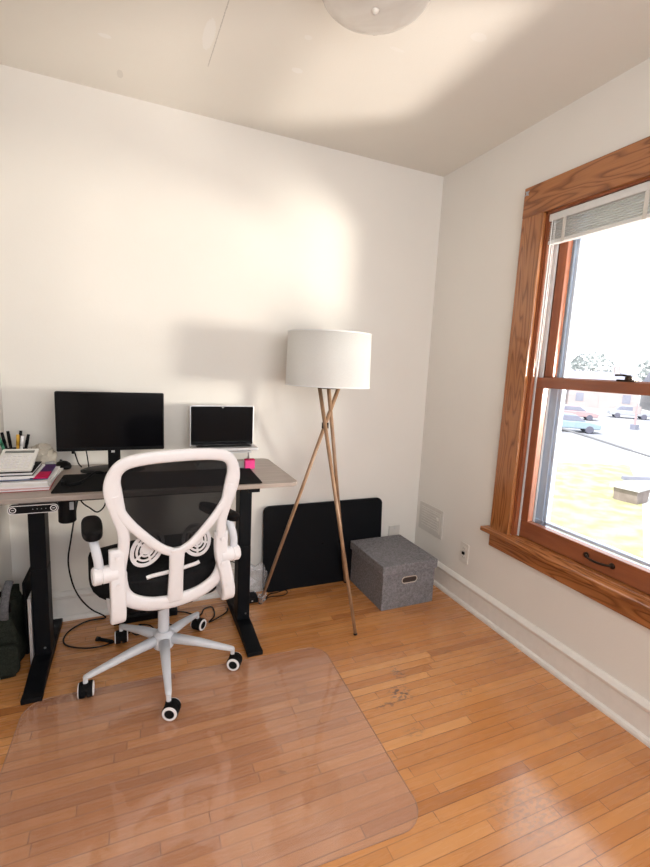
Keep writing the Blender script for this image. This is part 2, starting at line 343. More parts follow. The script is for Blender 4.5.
# baseboards: flat board, cap moulding, quarter round shoe
def base_profile(): return [(0,0), (.030,0), (.030,.012), (.026,.022), (.017,.028), (.015,.120), (.019,.126), (.021,.138), (.012,.152), (.006,.158), (0,.160)]
def baseboard(name, p0, p1, nx, ny):
    bm = BM(); A = []; B = []
    for d, z in base_profile():
        A.append(bm.verts.new((p0[0]+nx*d, p0[1]+ny*d, z*.92))); B.append(bm.verts.new((p1[0]+nx*d, p1[1]+ny*d, z*.92)))
    for i in range(len(A)-1): bm.faces.new((A[i], A[i+1], B[i+1], B[i]))
    bm.faces.new(A); bm.faces.new(B[::-1]); struct(name, bm, 'trim')
baseboard('baseboard_back', (XL, D), (W, D), 0, -1)
baseboard('baseboard_right', (W, YR), (W, D), -1, 0)
baseboard('baseboard_left', (XL, YR), (XL, D), 1, 0)

# ------------------------------------------------------------------ window in the right wall
w1 = bpy.data.objects.new('window_1', None); C.objects.link(w1); w1.location = (0,0,0); w1['kind'] = 'structure'
CW = .122                                              # casing width
obj('casing', bx((W-.022, WY1, .515), (W, WY1+CW, WZ1)), 'oakz', w1, bevel=.003)
obj('casing', bx((W-.022, WY0-CW, .515), (W, WY0, WZ1)), 'oakz', w1, bevel=.003)
obj('head_casing', bx((W-.023, WY0-CW, WZ1), (W, WY1+CW, WZ1+.135)), 'oaky', w1, bevel=.003)
bm = BM(); add_bx(bm, (W-.062, WY0-CW-.028, .494), (W, WY1+CW+.028, .518)); add_bx(bm, (W-.001, WY0, .494), (W+.055, WY1, .518))
obj('window_stool', bm, 'oaky', w1, bevel=.006)
obj('apron', bx((W-.020, WY0-CW, .418), (W, WY1+CW, .494)), 'oaky', w1, bevel=.004)
# jamb: stained boards lining the opening, with stop strips
bm = BM()
for y0, y1 in ((WY1-.006, WY1+.006), (WY0-.006, WY0+.006)): add_bx(bm, (W-.001, y0, .518), (W+.15, y1, WZ1))
add_bx(bm, (W-.001, WY0, WZ1-.008), (W+.15, WY1, WZ1+.004))
obj('jamb', bm, 'sashz', w1)
bm = BM()
for s, y in ((-1, WY1-.006), (1, WY0+.006)):
    add_bx(bm, (W+.004, y, .518), (W+.024, y+s*.012, WZ1-.008))
obj('window_stop', bm, 'sashz', w1, bevel=.004)
bm = BM()
for s, y in ((-1, WY1-.006), (1, WY0+.006)):
    add_bx(bm, (W+.027, y, .518), (W+.031, y+s*.016, WZ1-.01)); add_bx(bm, (W+.058, y, 1.29), (W+.066, y+s*.020, WZ1-.01))
    add_bx(bm, (W+.100, y, .518), (W+.112, y+s*.030, WZ1-.01))
obj('jamb_liner', bm, 'vinyl', w1)
def sash(x0, x1, y0, y1, z0, z1, st, top, bot, mh, mv):
    s = obj('sash', bx((x0, y0, z0), (x1, y1, z0+bot)), mh, w1, bevel=.003)
    bm = BM(); add_bx(bm, (x0, y0, z1-top), (x1, y1, z1)); obj('rail', bm, mh, s, bevel=.003)
    for a, b in ((y0, y0+st), (y1-st, y1)):
        obj('stile', bx((x0, a, z0+bot), (x1, b, z1-top)), mv, s, bevel=.003)
    obj('pane', bx(((x0+x1)/2-.002, y0+st, z0+bot), ((x0+x1)/2+.002, y1-st, z1-top)), 'glass', s)
    return s
ls = sash(W+.032, W+.066, WY0+.016, WY1-.020, .520, 1.298, .042, .047, .082, 'sash', 'sashz')
us = sash(W+.070, W+.100, WY0+.022, WY1-.026, 1.262, 2.02, .046, .05, .040, 'sash', 'sashz')
# aluminium storm window further out
bm = BM()
sx0, sx1 = W+.122, W+.140
for y0, y1 in ((WY1-.085, WY1-.005), (WY0+.005, WY0+.085)): add_bx(bm, (sx0, y0, .52), (sx1, y1, 2.02))
for y0, y1 in ((WY1-.075, WY1-.068), (WY1-.098, WY1-.088), (WY0+.088, WY0+.098)): add_bx(bm, (sx0-.008, y0, .52), (sx1, y1, 2.02))
add_bx(bm, (sx0, WY0, .52), (sx1, WY1, .578)); add_bx(bm, (sx0-.008, WY0, .590), (sx1, WY1, .604)); add_bx(bm, (sx0, WY0, 1.27), (sx1, WY1, 1.29)); add_bx(bm, (sx0, WY0, 1.97), (sx1, WY1, 2.02))
obj('storm_frame', bm, 'alu', w1)
obj('sill', bx((W+.055, WY0, .47), (W+.20, WY1, .519)), 'vinyl', w1)
# sash lock on the meeting rail, sash lift on the bottom rail
bm = BM(); add_bx(bm, (W+.036, 1.135, 1.298), (W+.062, 1.205, 1.306)); lathe(bm, [(0,0), (.014,0), (.014,.010), (.006,.018), (0,.018)], 14, Matrix.Translation((W+.049, 1.165, 1.306)))
tube(bm, [(W+.049, 1.165, 1.320), (W+.045, 1.19, 1.323), (W+.040, 1.215, 1.322)], .004)
obj('sash_lock', bm, 'bronze', ls, smooth=False)
bm = BM(); hz = .566; hx = W+.032
tube(bm, [(hx, 1.222, hz), (hx-.012, 1.215, hz), (hx-.022, 1.195, hz-.002), (hx-.024, 1.168, hz-.003), (hx-.022, 1.141, hz-.002), (hx-.012, 1.121, hz), (hx, 1.114, hz)], .0048)
for y in (1.224, 1.112): lathe(bm, [(0,0), (.013,0), (.011,.004), (0,.005)], 14, Matrix.Translation((hx, y, hz)) @ Matrix.Rotation(-PI/2, 4, 'Y'))
obj('sash_lift', bm, 'bronze', ls, smooth=True)
obj('corner_patch', prism(BM(), [(1.710,2.148),(1.722,2.15),(1.716,2.14),(1.722,2.128),(1.712,2.132),(1.700,2.127),(1.704,2.138),(1.698,2.148)], W-.0245, W-.0225, TYZ), 'label', w1)

# raised venetian blind
bl = thing('window_blind', 'white slatted blind pulled up to the top of the window', 'blind', (W+.020, (WY0+WY1)/2, 2.0))
hw = (WY1-WY0)/2-.014
obj('headrail', bx((-.018, -hw, -.012), (.018, hw, .020)), 'blind', bl, bevel=.003)
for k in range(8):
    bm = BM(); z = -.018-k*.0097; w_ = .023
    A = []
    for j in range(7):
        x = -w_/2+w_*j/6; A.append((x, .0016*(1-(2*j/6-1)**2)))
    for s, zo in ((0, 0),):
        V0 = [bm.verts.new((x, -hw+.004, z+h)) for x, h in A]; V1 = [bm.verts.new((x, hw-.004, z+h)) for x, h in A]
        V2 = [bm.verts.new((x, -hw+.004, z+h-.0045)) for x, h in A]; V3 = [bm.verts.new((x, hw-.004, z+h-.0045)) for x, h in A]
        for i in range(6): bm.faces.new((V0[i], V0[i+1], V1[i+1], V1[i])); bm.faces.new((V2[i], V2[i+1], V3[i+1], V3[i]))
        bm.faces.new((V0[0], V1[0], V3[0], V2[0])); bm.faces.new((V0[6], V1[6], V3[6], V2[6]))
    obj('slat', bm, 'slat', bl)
obj('bottom_rail', bx((-.014, -hw+.002, -.110), (.014, hw-.002, -.094)), 'blind', bl, bevel=.003)
for y in (-.30, 0, .345):
    obj('ladder_tape', bx((-.0165, y-.008, -.112), (-.0150, y+.008, -.012)), 'grille', bl)  # greyer than the rails, backlit shade put into the tape colour
bm = BM(); tube(bm, [(-.016, hw-.018, -.01), (-.017, hw-.018, -.30), (-.012, hw-.014, -.66)], .0025, 6)
obj('tilt_wand', bm, 'vinyl', bl, smooth=True)
for dy, e in ((.030, -.72), (.036, -.70)):
    bm = BM(); tube(bm, [(-.016, hw-dy, -.01), (-.015, hw-dy-.002, -.3), (-.012, hw-dy+.006, e)], .0012, 5); obj('lift_cord', bm, 'vinyl', bl)

# ------------------------------------------------------------------ wall fittings
g = thing('wall_register', 'painted metal vent cover low on the right wall near the corner', 'vent', (W, 2.243, .378))
bm = BM(); prism(bm, rrect(.240, .178, .006), -.008, 0, TYZ)
obj('cover_frame', bm, 'grille', g, bevel=.002)
bm = BM(); add_bx(bm, (-.011, -.095, -.065), (-.008, .095, .065))
for k in range(7): add_bx(bm, (-.014, -.085, -.055+k*.017), (-.011, .085, -.047+k*.017))
obj('louvre_panel', bm, 'grille', g)
obj('damper_lever', bx((-.020, -.085, .020), (-.011, -.070, .036)), 'outlet', g)
def outlet(name, label, T):
    o = thing(name, label, 'outlet'); o.matrix_world = T
    obj('cover_plate', prism(BM(), rrect(.070, .115, .006), 0, .005), 'outlet', o, bevel=.0015)
    for y in (.026, -.026):
        f = obj('socket', prism(BM(), rrect(.034, .030, .010, cy=y), .005, .0065), 'outlet', o)
        bm = BM(); add_bx(bm, (-.008, y-.004, .0060), (-.006, y+.005, .0068)); add_bx(bm, (.006, y-.004, .0060), (.008, y+.005, .0068)); obj('slot', bm, 'black', f)
    return o
o = outlet('wall_outlet', 'white power outlet on the right wall under the window end', Matrix.Translation((W, 1.918, .292)) @ Matrix(((0,0,-1,0), (-1,0,0,0), (0,1,0,0), (0,0,0,1))))
bm = BM(); add_bx(bm, (-.010, -.008, .006), (.008, .006, .012)); obj('socket_hole', bm, 'black', o)
o = thing('junction_plate', 'small pale square wall plate on back wall above the storage box', 'outlet', (1.553, D, .258))
obj('cover_plate', bx((-.040, -.010, -.057), (.040, 0, .045)), 'grille', o, bevel=.002); obj('screw', lathe(BM(), [(0,0), (.004,0), (.003,.002), (0,.002)], 10, Matrix.Translation((0,-.010,.028)) @ Matrix.Rotation(PI/2, 4, 'X')), 'steel', o)

# ceiling light
cl = thing('ceiling_light', 'frosted glass bowl ceiling light with dark metal clips', 'ceiling light', (.665, 1.325, H))
obj('ceiling_pan', lathe(BM(), [(0,0), (.125,0), (.125,-.012), (.10,-.03), (0,-.03)], 40), 'bronze', cl, smooth=False)
prof = [(.166,-.055), (.164,-.062)] + [(.164*math.cos(a), -.062-.056*math.sin(a)) for a in [PI/2*k/14 for k in range(1, 15)]]
inner = [(max(r-.004, 0), z+.004) for r, z in prof[::-1]]
obj('glass_bowl', lathe(BM(), prof+inner, 48), 'bowl', cl, smooth=True)
obj('finial', lathe(BM(), [(0,-.128), (.007,-.126), (.010,-.122), (.012,-.116), (0,-.116)], 16), 'bowl', cl, smooth=True)
for a in (152, 332, 62, 242):
    ra = math.radians(a); bm = BM(); T = Matrix.Rotation(ra, 4, 'Z')
    box(bm, (.168, 0, -.060), (.014, .014, .018), mat=T); rod(bm, T @ Vector((.163, 0, -.055)), T @ Vector((.115, 0, -.004)), .004)
    obj('clip', bm, 'bronze', cl)

# ------------------------------------------------------------------ standing desk
dk = thing('standing_desk', 'height adjustable desk with grey wood top and black T legs', 'desk', (.07, 2.10, 0))
obj('desktop', prism(BM(), rrect(1.205, .530, .035), .760, .780, Matrix.Translation((.014, .030, 0))), 'desk', dk, bevel=.003)
for lx in (-.437, .420):
    # foot: flat steel foot with sloping ends
    bm = BM(); pr = [(-.285,0), (.285,0), (.285,.018), (.10,.040), (-.10,.040), (-.285,.018)]
    prism(bm, pr, -.034, .034, Matrix.Translation((lx, 0, 0)) @ TYZ)
    f = obj('foot', bm, 'blackm', dk, bevel=.004)
    obj('end_cap', bx((lx-.035, -.291, 0), (lx+.035, -.255, .021)), 'rubber', f, bevel=.003)
    bm = BM(); add_bx(bm, (lx-.030, -.045, .038), (lx+.030, .045, .42)); l = obj('leg', bm, 'blackm', dk, bevel=.003)
    obj('inner_column', bx((lx-.0295, -.044, .42), (lx+.0295, .044, .74)), 'blackm', l, bevel=.003)
    bm = BM(); add_bx(bm, (lx-.025, -.20, .735), (lx+.025, .26, .760)); obj('top_bracket', bm, 'blackm', dk)
    bm = BM(); lathe(bm, [(0,0), (.005,0), (.004,.003), (0,.003)], 10, Matrix.Translation((lx+.01, -.046, .07)) @ Matrix.Rotation(PI/2, 4, 'X')); obj('bolt', bm, 'steel', dk)
bm = BM(); add_bx(bm, (-.41, .05, .715), (.40, .09, .750)); add_bx(bm, (-.41, -.09, .715), (.40, -.05, .750)); obj('crossbar', bm, 'blackm', dk)
cp = obj('control_panel', prism(BM(), rrect(.158, .032, .0155, 8), 0, .020, Matrix.Translation((-.406, -.236, .744)) @ TXZ), 'black', dk)
bm = BM(); P = [Vector((x-.406, -.2575, z+.744)) for x, z in rrect(.155, .029, .0140, 8)]; sweep(bm, P, .0022, n=6, closed=True); obj('outline', bm, 'white', cp)
for s in (-1, 1):
    bm = BM(); cxp = -.406+s*.063
    for rr_ in (.0095,): sweep(bm, [Vector((cxp+rr_*math.cos(a), -.2575, .744+rr_*math.sin(a))) for a in [2*PI*k/20 for k in range(20)]], .0026, n=6, closed=True)
    add_bx(bm, (cxp-.004, -.2580, .7432), (cxp+.004, -.2565, .7452)); obj('button', bm, 'white', cp)
for k in range(4): obj('preset_dot', lathe(BM(), [(0,0), (.0016,0), (.0012,.001), (0,.001)], 8, Matrix.Translation((-.408+k*.0135, -.2562, .744)) @ Matrix.Rotation(PI/2, 4, 'X')), 'label', cp)
hd = thing('cup_holder', 'black cylindrical holder under the desk front beside the left leg', 'holder', (-.240, 1.925, .661))
obj('cylinder', lathe(BM(), [(0,0), (.028,0), (.031,.004), (.031,.098), (0,.098)], 28), 'black', hd, smooth=False)
obj('sticker', bx((.012, -.031, .055), (.026, -.0265, .085)), 'label', hd)

# things on the desk ---------------------------------------------------------
ZT = .7805
dm = obj('desk_mat', prism(BM(), rrect(.812, .290, .012), ZT, ZT+.003, Matrix.Translation((.120, 2.035, 0)) @ Matrix.Rotation(-.035, 4, 'Z')), 'matblack'); tag(dm, 'thin black desk mat along the front of the desk', 'desk mat')
ZM = ZT+.0035
mo = thing('monitor', 'black flat monitor on an oval stand, left of the laptop', 'monitor', (-.088, 2.235, ZT))
bm = BM(); prism(bm, rrect(.440, .262, .006), 0, .022, Matrix.Translation((0, 0, .232)) @ TXZ); obj('housing', bm, 'black', mo, bevel=.003)
obj('display', prism(BM(), rrect(.430, .240, .002), .022, .0232, Matrix.Translation((0, 0, .237)) @ TXZ), 'screen', mo)
obj('back_shell', bx((-.12, 0, .16), (.12, .028, .31)), 'black', mo, bevel=.012)
obj('neck', bx((.005-.026, .008, .010), (.005+.026, .030, .23)), 'black', mo, bevel=.003)
obj('stand_base', lathe(BM(), [(0,0), (1,0), (1,.006), (.9,.011), (0,.014)], 40, Matrix.Translation((0, .020, 0)) @ Matrix.Diagonal((.135, .080, 1, 1))), 'black', mo, smooth=False)
obj('stand_clip', bx((-.006, -.004, .088), (.008, .007, .098)), 'silver', mo)

lt = thing('laptop', 'open silver laptop with black screen raised on a small stand', 'laptop', (.418, 2.295, ZT+.088))
obj('base', prism(BM(), rrect(.322, .118, .010), 0, .014, Matrix.Translation((0, -.057, 0))), 'silver', lt, bevel=.003)
obj('keyboard', bx((-.135, -.070, .0142), (.135, -.020, .0150)), 'black', lt)
obj('trackpad', bx((-.05, -.110, .0141), (.05, -.078, .0147)), 'silver', lt)
Tl = Matrix.Translation((0, .004, .012)) @ Matrix.Rotation(-.015, 4, 'X') @ TXZ
obj('lid', prism(BM(), rrect(.320, .206, .010, cy=.099), 0, .007, Tl), 'silver', lt, bevel=.002)
obj('display', prism(BM(), rrect(.312, .196, .006, cy=.0985), .007, .0082, Tl), 'screen', lt)
obj('webcam', prism(BM(), rrect(.008, .005, .002, cy=.191), .0082, .009, Tl), 'label', lt)
for x in (-.11, .11): obj('hinge', bx((x-.015, -.006, .006), (x+.015, .006, .018)), 'black', lt)
st = thing('laptop_stand', 'silver riser with two bent legs under the laptop', 'stand', (.410, 2.225, ZT))
obj('platform', bx((-.13, -.06, .080), (.13, .09, .0865)), 'silver', st, bevel=.002)
for s in (-1, 1):
    bm = BM(); sweep(bm, catmull([(s*.115, -.05, .080), (s*.12, -.03, .04), (s*.12, .06, .007)], 5), .03, .005, nrm=(s*1.0, 0, .1), n=8, sq=4); obj('leg', bm, 'silver', st)
bm = BM(); add_bx(bm, (-.13, -.04, 0), (.13, .09, .005)); obj('foot_plate', bm, 'silver', st)
pb = thing('card_box', 'small hot pink box on the desk under the laptop corner', 'box', (.532, 2.175, ZT))
obj('carton', bx((-.024, -.015, 0), (.024, .015, .042)), 'pinkbox', pb, bevel=.001); obj('lid_flap', bx((-.024, -.016, .042), (.024, .015, .046)), 'magenta', pb)
ms = thing('computer_mouse', 'black computer mouse on the desk behind the mat, left of the monitor stand', 'mouse', (-.300, 2.345, ZT), .5)
obj('shell', lathe(BM(), [(0,0), (.9,0), (1,.010), (.85,.022), (.5,.030), (0,.033)], 24, Matrix.Diagonal((.030, .048, 1, 1))), 'black', ms, smooth=True)
obj('wheel', bx((-.003, .018, .027), (.003, .034, .034)), 'rubber', ms)
pp = thing('marker_pen', 'short dark capped marker lying on the desk mat by the papers', 'pen', (-.262, 2.02, ZM), .1)
obj('body', bx((-.008, -.022, 0), (.008, .018, .016)), 'rubber', pp, bevel=.004); obj('cap', bx((-.0085, .019, 0), (.0085, .034, .0165)), 'black', pp, bevel=.004)
hs = thing('cable_plug', 'black cable end lying on the desk mat in front of the monitor', 'cable')
bm = BM(); tube(bm, [(-.215, 2.00, ZM+.006), (-.185, 2.05, ZM+.010), (-.150, 2.11, ZM+.025), (-.12, 2.145, ZM+.012)], .005); obj('cable', bm, 'black', hs, smooth=True)
bm = BM(); box(bm, (0,0,0), (.018, .050, .012), mat=TR((-.220, 1.995, ZM+.007), 0, 0, -.9)); obj('plug', bm, 'rubber', hs, bevel=.003)
# stack of papers on the left end, listed bottom up
def sheet(name, label, cat, mat, x0, x1, y0, y1, z0, z1, rz=0, group='papers stacked on the desk', parts=None):
    t = thing(name, label, cat, ((x0+x1)/2, (y0+y1)/2, z0), rz, group); w, d, h = x1-x0, y1-y0, z1-z0
    if parts: parts(t, w, d, h)
    else: obj('sheets', prism(BM(), rrect(w, d, .004), 0, h), mat, t)
    return t
sheet('pink_folder', 'pink paper folder at the bottom of the paper stack', 'folder', 'pinkp', -.53, -.302, 1.955, 2.24, ZT, ZT+.010, .02,
      parts=lambda t, w, d, h: (obj('cover', bx((-w/2, -d/2, 0), (w/2, d/2, .002)), 'red', t), obj('sheets', bx((-w/2, -d/2+.003, .002), (w/2-.004, d/2-.003, h-.002)), 'paper', t), obj('cover', bx((-w/2, -d/2, h-.002), (w/2, d/2, h)), 'pinkp', t)))
def ream(t, w, d, h):
    for k in range(3):
        o = obj('sheets', bx((-w/2, -d/2, k*h/3), (w/2, d/2, (k+1)*h/3-.0006)), 'paper' if k != 1 else 'calc', t); o.rotation_euler.z = (.02, -.035, .01)[k]; o.location.x = (.0, .004, -.003)[k]
sheet('paper_ream', 'thick white sheaf of papers above the pink folder', 'papers', 'paper', -.53, -.300, 1.968, 2.235, ZT+.0105, ZT+.034, -.04, parts=ream)
def fold(t, w, d, h):
    obj('cover', bx((-w/2, -d/2, 0), (w/2, d/2, h*.3)), 'navy', t); obj('sheets', bx((-w/2, -d/2+.002, h*.3), (w/2-.06, d/2, h*.9)), 'paper', t)
    obj('flap', prism(BM(), [(w/2-.048, -d/2), (w/2, -d/2), (w/2, -.02), (w/2-.048, -.02)], h*.3, h), 'magenta', t); obj('flap', prism(BM(), [(w/2-.048, -.0195), (w/2, -.0195), (w/2, d/2), (w/2-.048, d/2)], h*.3, h), 'purple', t)
sheet('striped_folder', 'purple and magenta edged folder in the middle of the paper stack', 'folder', 'purple', -.52, -.312, 1.990, 2.225, ZT+.0365, ZT+.045, .01, parts=fold)
sheet('letter_pad', 'white letter pad lying over the purple and magenta folder', 'notepad', 'paper', -.53, -.352, 1.985, 2.20, ZT+.0455, ZT+.055, -.02,
      parts=lambda t, w, d, h: (obj('sheets', bx((-w/2, -d/2, 0), (w/2, d/2, h-.0015)), 'paper', t), obj('cover', bx((-w/2, -d/2+.002, h-.0015), (-.01, d/2, h)), 'navy', t)))
sheet('dark_notebook', 'charcoal covered notebook at the top of the paper stack', 'notebook', 'black', -.53, -.358, 1.985, 2.18, ZT+.0555, ZT+.068, 0,
      parts=lambda t, w, d, h: (obj('cover', bx((-w/2, -d/2, 0), (w/2, d/2, .002)), 'rubber', t), obj('sheets', bx((-w/2, -d/2+.003, .002), (w/2-.003, d/2-.003, h-.002)), 'paper', t), obj('cover', bx((-w/2, -d/2, h-.002), (w/2, d/2, h)), 'rubber', t)))
ca = thing('calculator', 'cream desk calculator with grey display on top of the notebook', 'calculator', (-.424, 1.992, ZT+.069), -.04)
Tc = Matrix.Rotation(math.radians(22), 4, 'X')
obj('case', prism(BM(), rrect(.124, .150, .006, cy=.075), 0, .010, Tc), 'calc', ca, bevel=.002)
obj('prop', bx((-.045, .118, .0), (.045, .126, .050)), 'calc', ca)
obj('lcd_display', bx((-.050, .118, .010), (.050, .134, .0112)), 'lcd', ca).matrix_local = Tc
for r_ in range(5):
    for c_ in range(6):
        k = obj('key', bx((-.051+c_*.0175, .012+r_*.0195, .0098), (-.051+c_*.0175+.012, .012+r_*.0195+.012, .0125)), 'paper', ca); k.matrix_local = Tc
pc = thing('pen_cup', 'black pen cup behind the paper stack', 'cup', (-.470, 2.285, ZT))
obj('cup', lathe(BM(), [(0,0), (.036,0), (.040,.004), (.044,.105), (.041,.105), (.037,.008), (0,.008)], 28), 'black', pc, smooth=False)
PEN = [((-.012,-.02), (-.040,-.020), 'green', .160, 'green capped pen leaning left in the pen cup'), ((-.004,-.015), (-.014,-.02), 'black', .176, 'tallest black pen standing in the pen cup'),
       ((.006,-.010), (.010,-.020), 'yellow', .160, 'yellow pen in the middle of the pen cup'), ((.012,-.016), (.022,-.022), 'paper', .155, 'white pen in the pen cup'),
       ((.018,-.004), (.034,-.012), 'black', .158, 'black pen leaning right in the pen cup'), ((0,.01), (.016,.02), 'black', .168, 'black pen right behind the yellow pen in the pen cup'), ((-.018,.006), (-.030,-.004), 'blackm', .165, 'slim black pencil behind the green pen')]
for (bx_, by_), (tx, ty), m_, ln, lab in PEN:
    p = thing('pen', lab, 'pen', (pc.location.x+bx_, pc.location.y+by_, ZT+.012), 0, 'pens in the pen cup')
    a, b = Vector((0,0,0)), Vector((tx, ty, ln)); bm = BM(); rod(bm, a, a.lerp(b, .72), .0055, .0060); obj('barrel', bm, m_, p, smooth=True)
    bm = BM(); rod(bm, a.lerp(b, .72), b, .0068, .0058); obj('cap', bm, m_ if m_ != 'paper' else 'white', p, smooth=True)
cr = thing('crumpled_paper', 'beige crumpled paper bag behind the paper stack', 'paper', (-.378, 2.322, ZT))
bm = BM(); bmesh.ops.create_icosphere(bm, subdivisions=3, radius=1)
for v in bm.verts:
    v.co = Vector((v.co.x*.055, v.co.y*.045, max(-.055, v.co.z*.062)+.055)) * (1+random.uniform(-.09, .09))
obj('wrinkled_sheet', bm, 'beige', cr)
mc = thing('plastic_tub', 'small clear plastic tub beside the beige paper, left of the mouse', 'box', (-.345, 2.285, ZT))
obj('tub', bx((-.018, -.02, 0), (.018, .02, .045)), 'label', mc, bevel=.006)

# cables --------------------------------------------------------------------
def cable(name, label, pts, r=.0032, m='black', plug=None):
    t = thing(name, label, 'cable'); bm = BM(); tube(bm, pts, r); obj('cord', bm, m, t, smooth=True)
    if plug: 
        bm = BM(); box(bm, plug[0], plug[1], plug[2]); obj('plug', bm, m, t, bevel=.003)
    return t
cable('power_cable', 'long black cord hanging behind the desk down to the floor, looping by the baseboard',
      [(-.205,2.02,.735), (-.225,2.10,.68), (-.284,2.36,.42), (-.300,2.375,.31), (-.287,2.375,.20), (-.255,2.362,.12), (-.204,2.355,.052), (-.150,2.35,.012), (-.149,2.335,.006), (-.220,2.333,.006), (-.284,2.282,.006), (-.309,2.215,.006), (-.294,2.154,.006), (-.234,2.110,.006), (-.161,2.093,.006), (-.088,2.115,.006), (-.02,2.18,.006)], .0036)
cable('under_desk_cable', 'black cable drooping under the desktop behind the left chair arm', [(-.225,2.10,.735), (-.206,2.10,.683), (-.176,2.10,.654), (-.150,2.10,.634), (-.126,2.10,.650), (-.114,2.10,.681), (-.108,2.10,.735)], .003, 'black', ((-.108,2.09,.700), (.018,.02,.05), 0))
cable('usb_cable', 'thin black cable sagging under the desktop seen through the chair mesh', [(-.10,2.12,.735), (0,2.12,.705), (.10,2.12,.695), (.19,2.12,.712), (.26,2.12,.74)], .003)
cable('monitor_cable', 'black cable hanging from the lower left of the monitor', [(-.250,2.262,ZT+.105), (-.245,2.28,ZT+.08), (-.235,2.30,ZT+.03), (-.225,2.33,ZT+.004)], .003, 'black', ((-.250,2.258,ZT+.094), (.012,.012,.024), 0))
cable('video_cable', 'thin black cable hanging behind the monitor next to its neck', [(-.200,2.262,ZT+.11), (-.198,2.30,ZT+.06), (-.195,2.33,ZT+.004)], .0026)
cable('floor_cable', 'black cable bending across the floor between the chair and right desk leg', [(.16,2.262,.02), (.224,2.275,.006), (.298,2.215,.006), (.330,2.270,.006), (.372,2.275,.006), (.371,2.190,.006), (.335,2.135,.006), (.428,2.196,.006), (.448,2.24,.006)], .0034)
cable('lamp_cord', 'black lamp cord looped on the floor beside the lamp foot', [(.655,2.262,.005), (.70,2.315,.005), (.745,2.322,.005), (.800,2.335,.005), (.800,2.300,.005), (.765,2.280,.005), (.69,2.285,.005), (.645,2.25,.005)], .003)
cable('tangled_cable', 'tangle of thin black cables on the floor behind the chair base', [(-.03,2.19,.006), (0,2.13,.010), (.05,2.17,.006), (.01,2.21,.012), (.06,2.20,.006), (.09,2.14,.008), (.12,2.20,.006), (.16,2.17,.006)], .003)
cable('wall_cable', 'thin black cable behind the chair to the right of its seat', [(.40,2.33,.30), (.43,2.35,.26), (.47,2.365,.22), (.53,2.368,.17), (.55,2.36,.02)], .002)
ps = thing('power_strip', 'black power strip on the floor behind the chair', 'power strip', (.045, 2.285, 0), .02)
obj('housing', bx((-.15, -.028, 0), (.15, .028, .036)), 'black', ps, bevel=.005)
for k in range(5): obj('socket', prism(BM(), rrect(.026, .026, .008), .036, .0372, Matrix.Translation((-.11+k*.048, 0, 0))), 'rubber', ps)
obj('switch', bx((.125, -.010, .036), (.142, .010, .041)), 'label', ps)
ad = thing('power_adapter', 'black power brick on the floor right of the right desk leg', 'adapter', (.585, 2.300, 0))
obj('brick', bx((-.040, -.045, 0), (.035, .03, .032)), 'black', ad, bevel=.006); obj('light', bx((-.004, -.047, .012), (.004, -.044, .018)), 'steel', ad)
cs = thing('cable_connector', 'black connector end lying on the floor left of the chair base', 'connector', (-.135, 2.135, 0), -.6)
bm = BM(); rod(bm, (-.03,0,.008), (.04,0,.008), .008); obj('body', bm, 'rubber', cs); bm = BM(); rod(bm, (-.042,0,.008), (-.028,0,.008), .011); obj('head', bm, 'rubber', cs)
# clear plastic bag behind the lamp foot
bg = thing('plastic_bag', 'clear plastic bag slumped against the back wall behind the right desk leg', 'bag', (.615, 2.335, 0))
bm = BM(); bmesh.ops.create_icosphere(bm, subdivisions=4, radius=1)
for v in bm.verts:
    n_ = math.sin(v.co.x*7+v.co.z*5)*.06+math.sin(v.co.z*11+v.co.y*6)*.05
    v.co = Vector((v.co.x*.070, v.co.y*.026, v.co.z*.095+.097)) * (1+n_)
obj('sheet', bm, 'plastic', bg, smooth=True)
obj('paper_tag', prism(BM(), [(-.03,.05), (.022,.085), (-.022,.125)], 0, .002, Matrix.Translation((-.01, 0, 0)) @ TXZ), 'paper', bg)

# ------------------------------------------------------------------ backpack and slim laptop by the left leg
bp = thing('backpack', 'dark green canvas backpack slumped against the left wall under the desk', 'backpack', (-.488, 2.125, 0))
bm = BM(); bmesh.ops.create_cube(bm, size=1); bmesh.ops.subdivide_edges(bm, edges=bm.edges[:], cuts=7, use_grid_fill=True)
for v in bm.verts:
    x, y, z = v.co; z_ = z+.5; rr_ = (abs(2*x)**4+abs(2*y)**4+abs(2*z)**4)**.25 / max(abs(2*x), abs(2*y), abs(2*z), .001)
    k = 1/rr_**.55; taper = 1-.38*z_**1.6
    v.co = Vector((x*.086*k*taper+.012*math.sin(z_*9+y*6), y*.29*k*taper+.02*z_, z_*.30*(1 if z_ < .5 else .96)+.01*math.sin(y*14))); v.co.z = max(v.co.z, .001)
obj('body', bm, 'bag', bp, smooth=True)
bm = BM(); prism(bm, rrect(.085, .13, .022, cy=.085), 0, .035, Matrix.Translation((.01, -.118, 0)) @ TXZ); obj('front_pocket', bm, 'bag', bp, bevel=.01)
bm = BM(); sweep(bm, catmull([(-.03,-.06,.25), (-.035,-.08,.31), (-.005,-.09,.345), (.012,-.09,.31), (.008,-.07,.25)], 6), .022, .006, n=8, sq=3, nrm=(0,-1,.2)); obj('carry_handle', bm, 'black', bp, smooth=True)
bm = BM(); sweep(bm, catmull([(.002,-.10,.24), (.008,-.12,.30), (.014,-.10,.36), (.02,-.07,.385)], 6), .030, .014, n=8, sq=3, nrm=(0,-1,.2)); obj('shoulder_strap', bm, 'strap', bp, smooth=True)
sl = thing('slim_laptop', 'closed silver laptop standing on edge beside the left desk leg', 'laptop', (-.405, 2.098, .0))
obj('lid', bx((-.006, -.05, .002), (.0, .16, .30)), 'silver', sl, bevel=.0015); obj('base', bx((0, -.05, 0), (.006, .16, .30)), 'silver', sl, bevel=.0015)
sv = thing('laptop_sleeve', 'black sleeve standing between the backpack and the slim laptop', 'sleeve', (-.438, 2.20, 0))
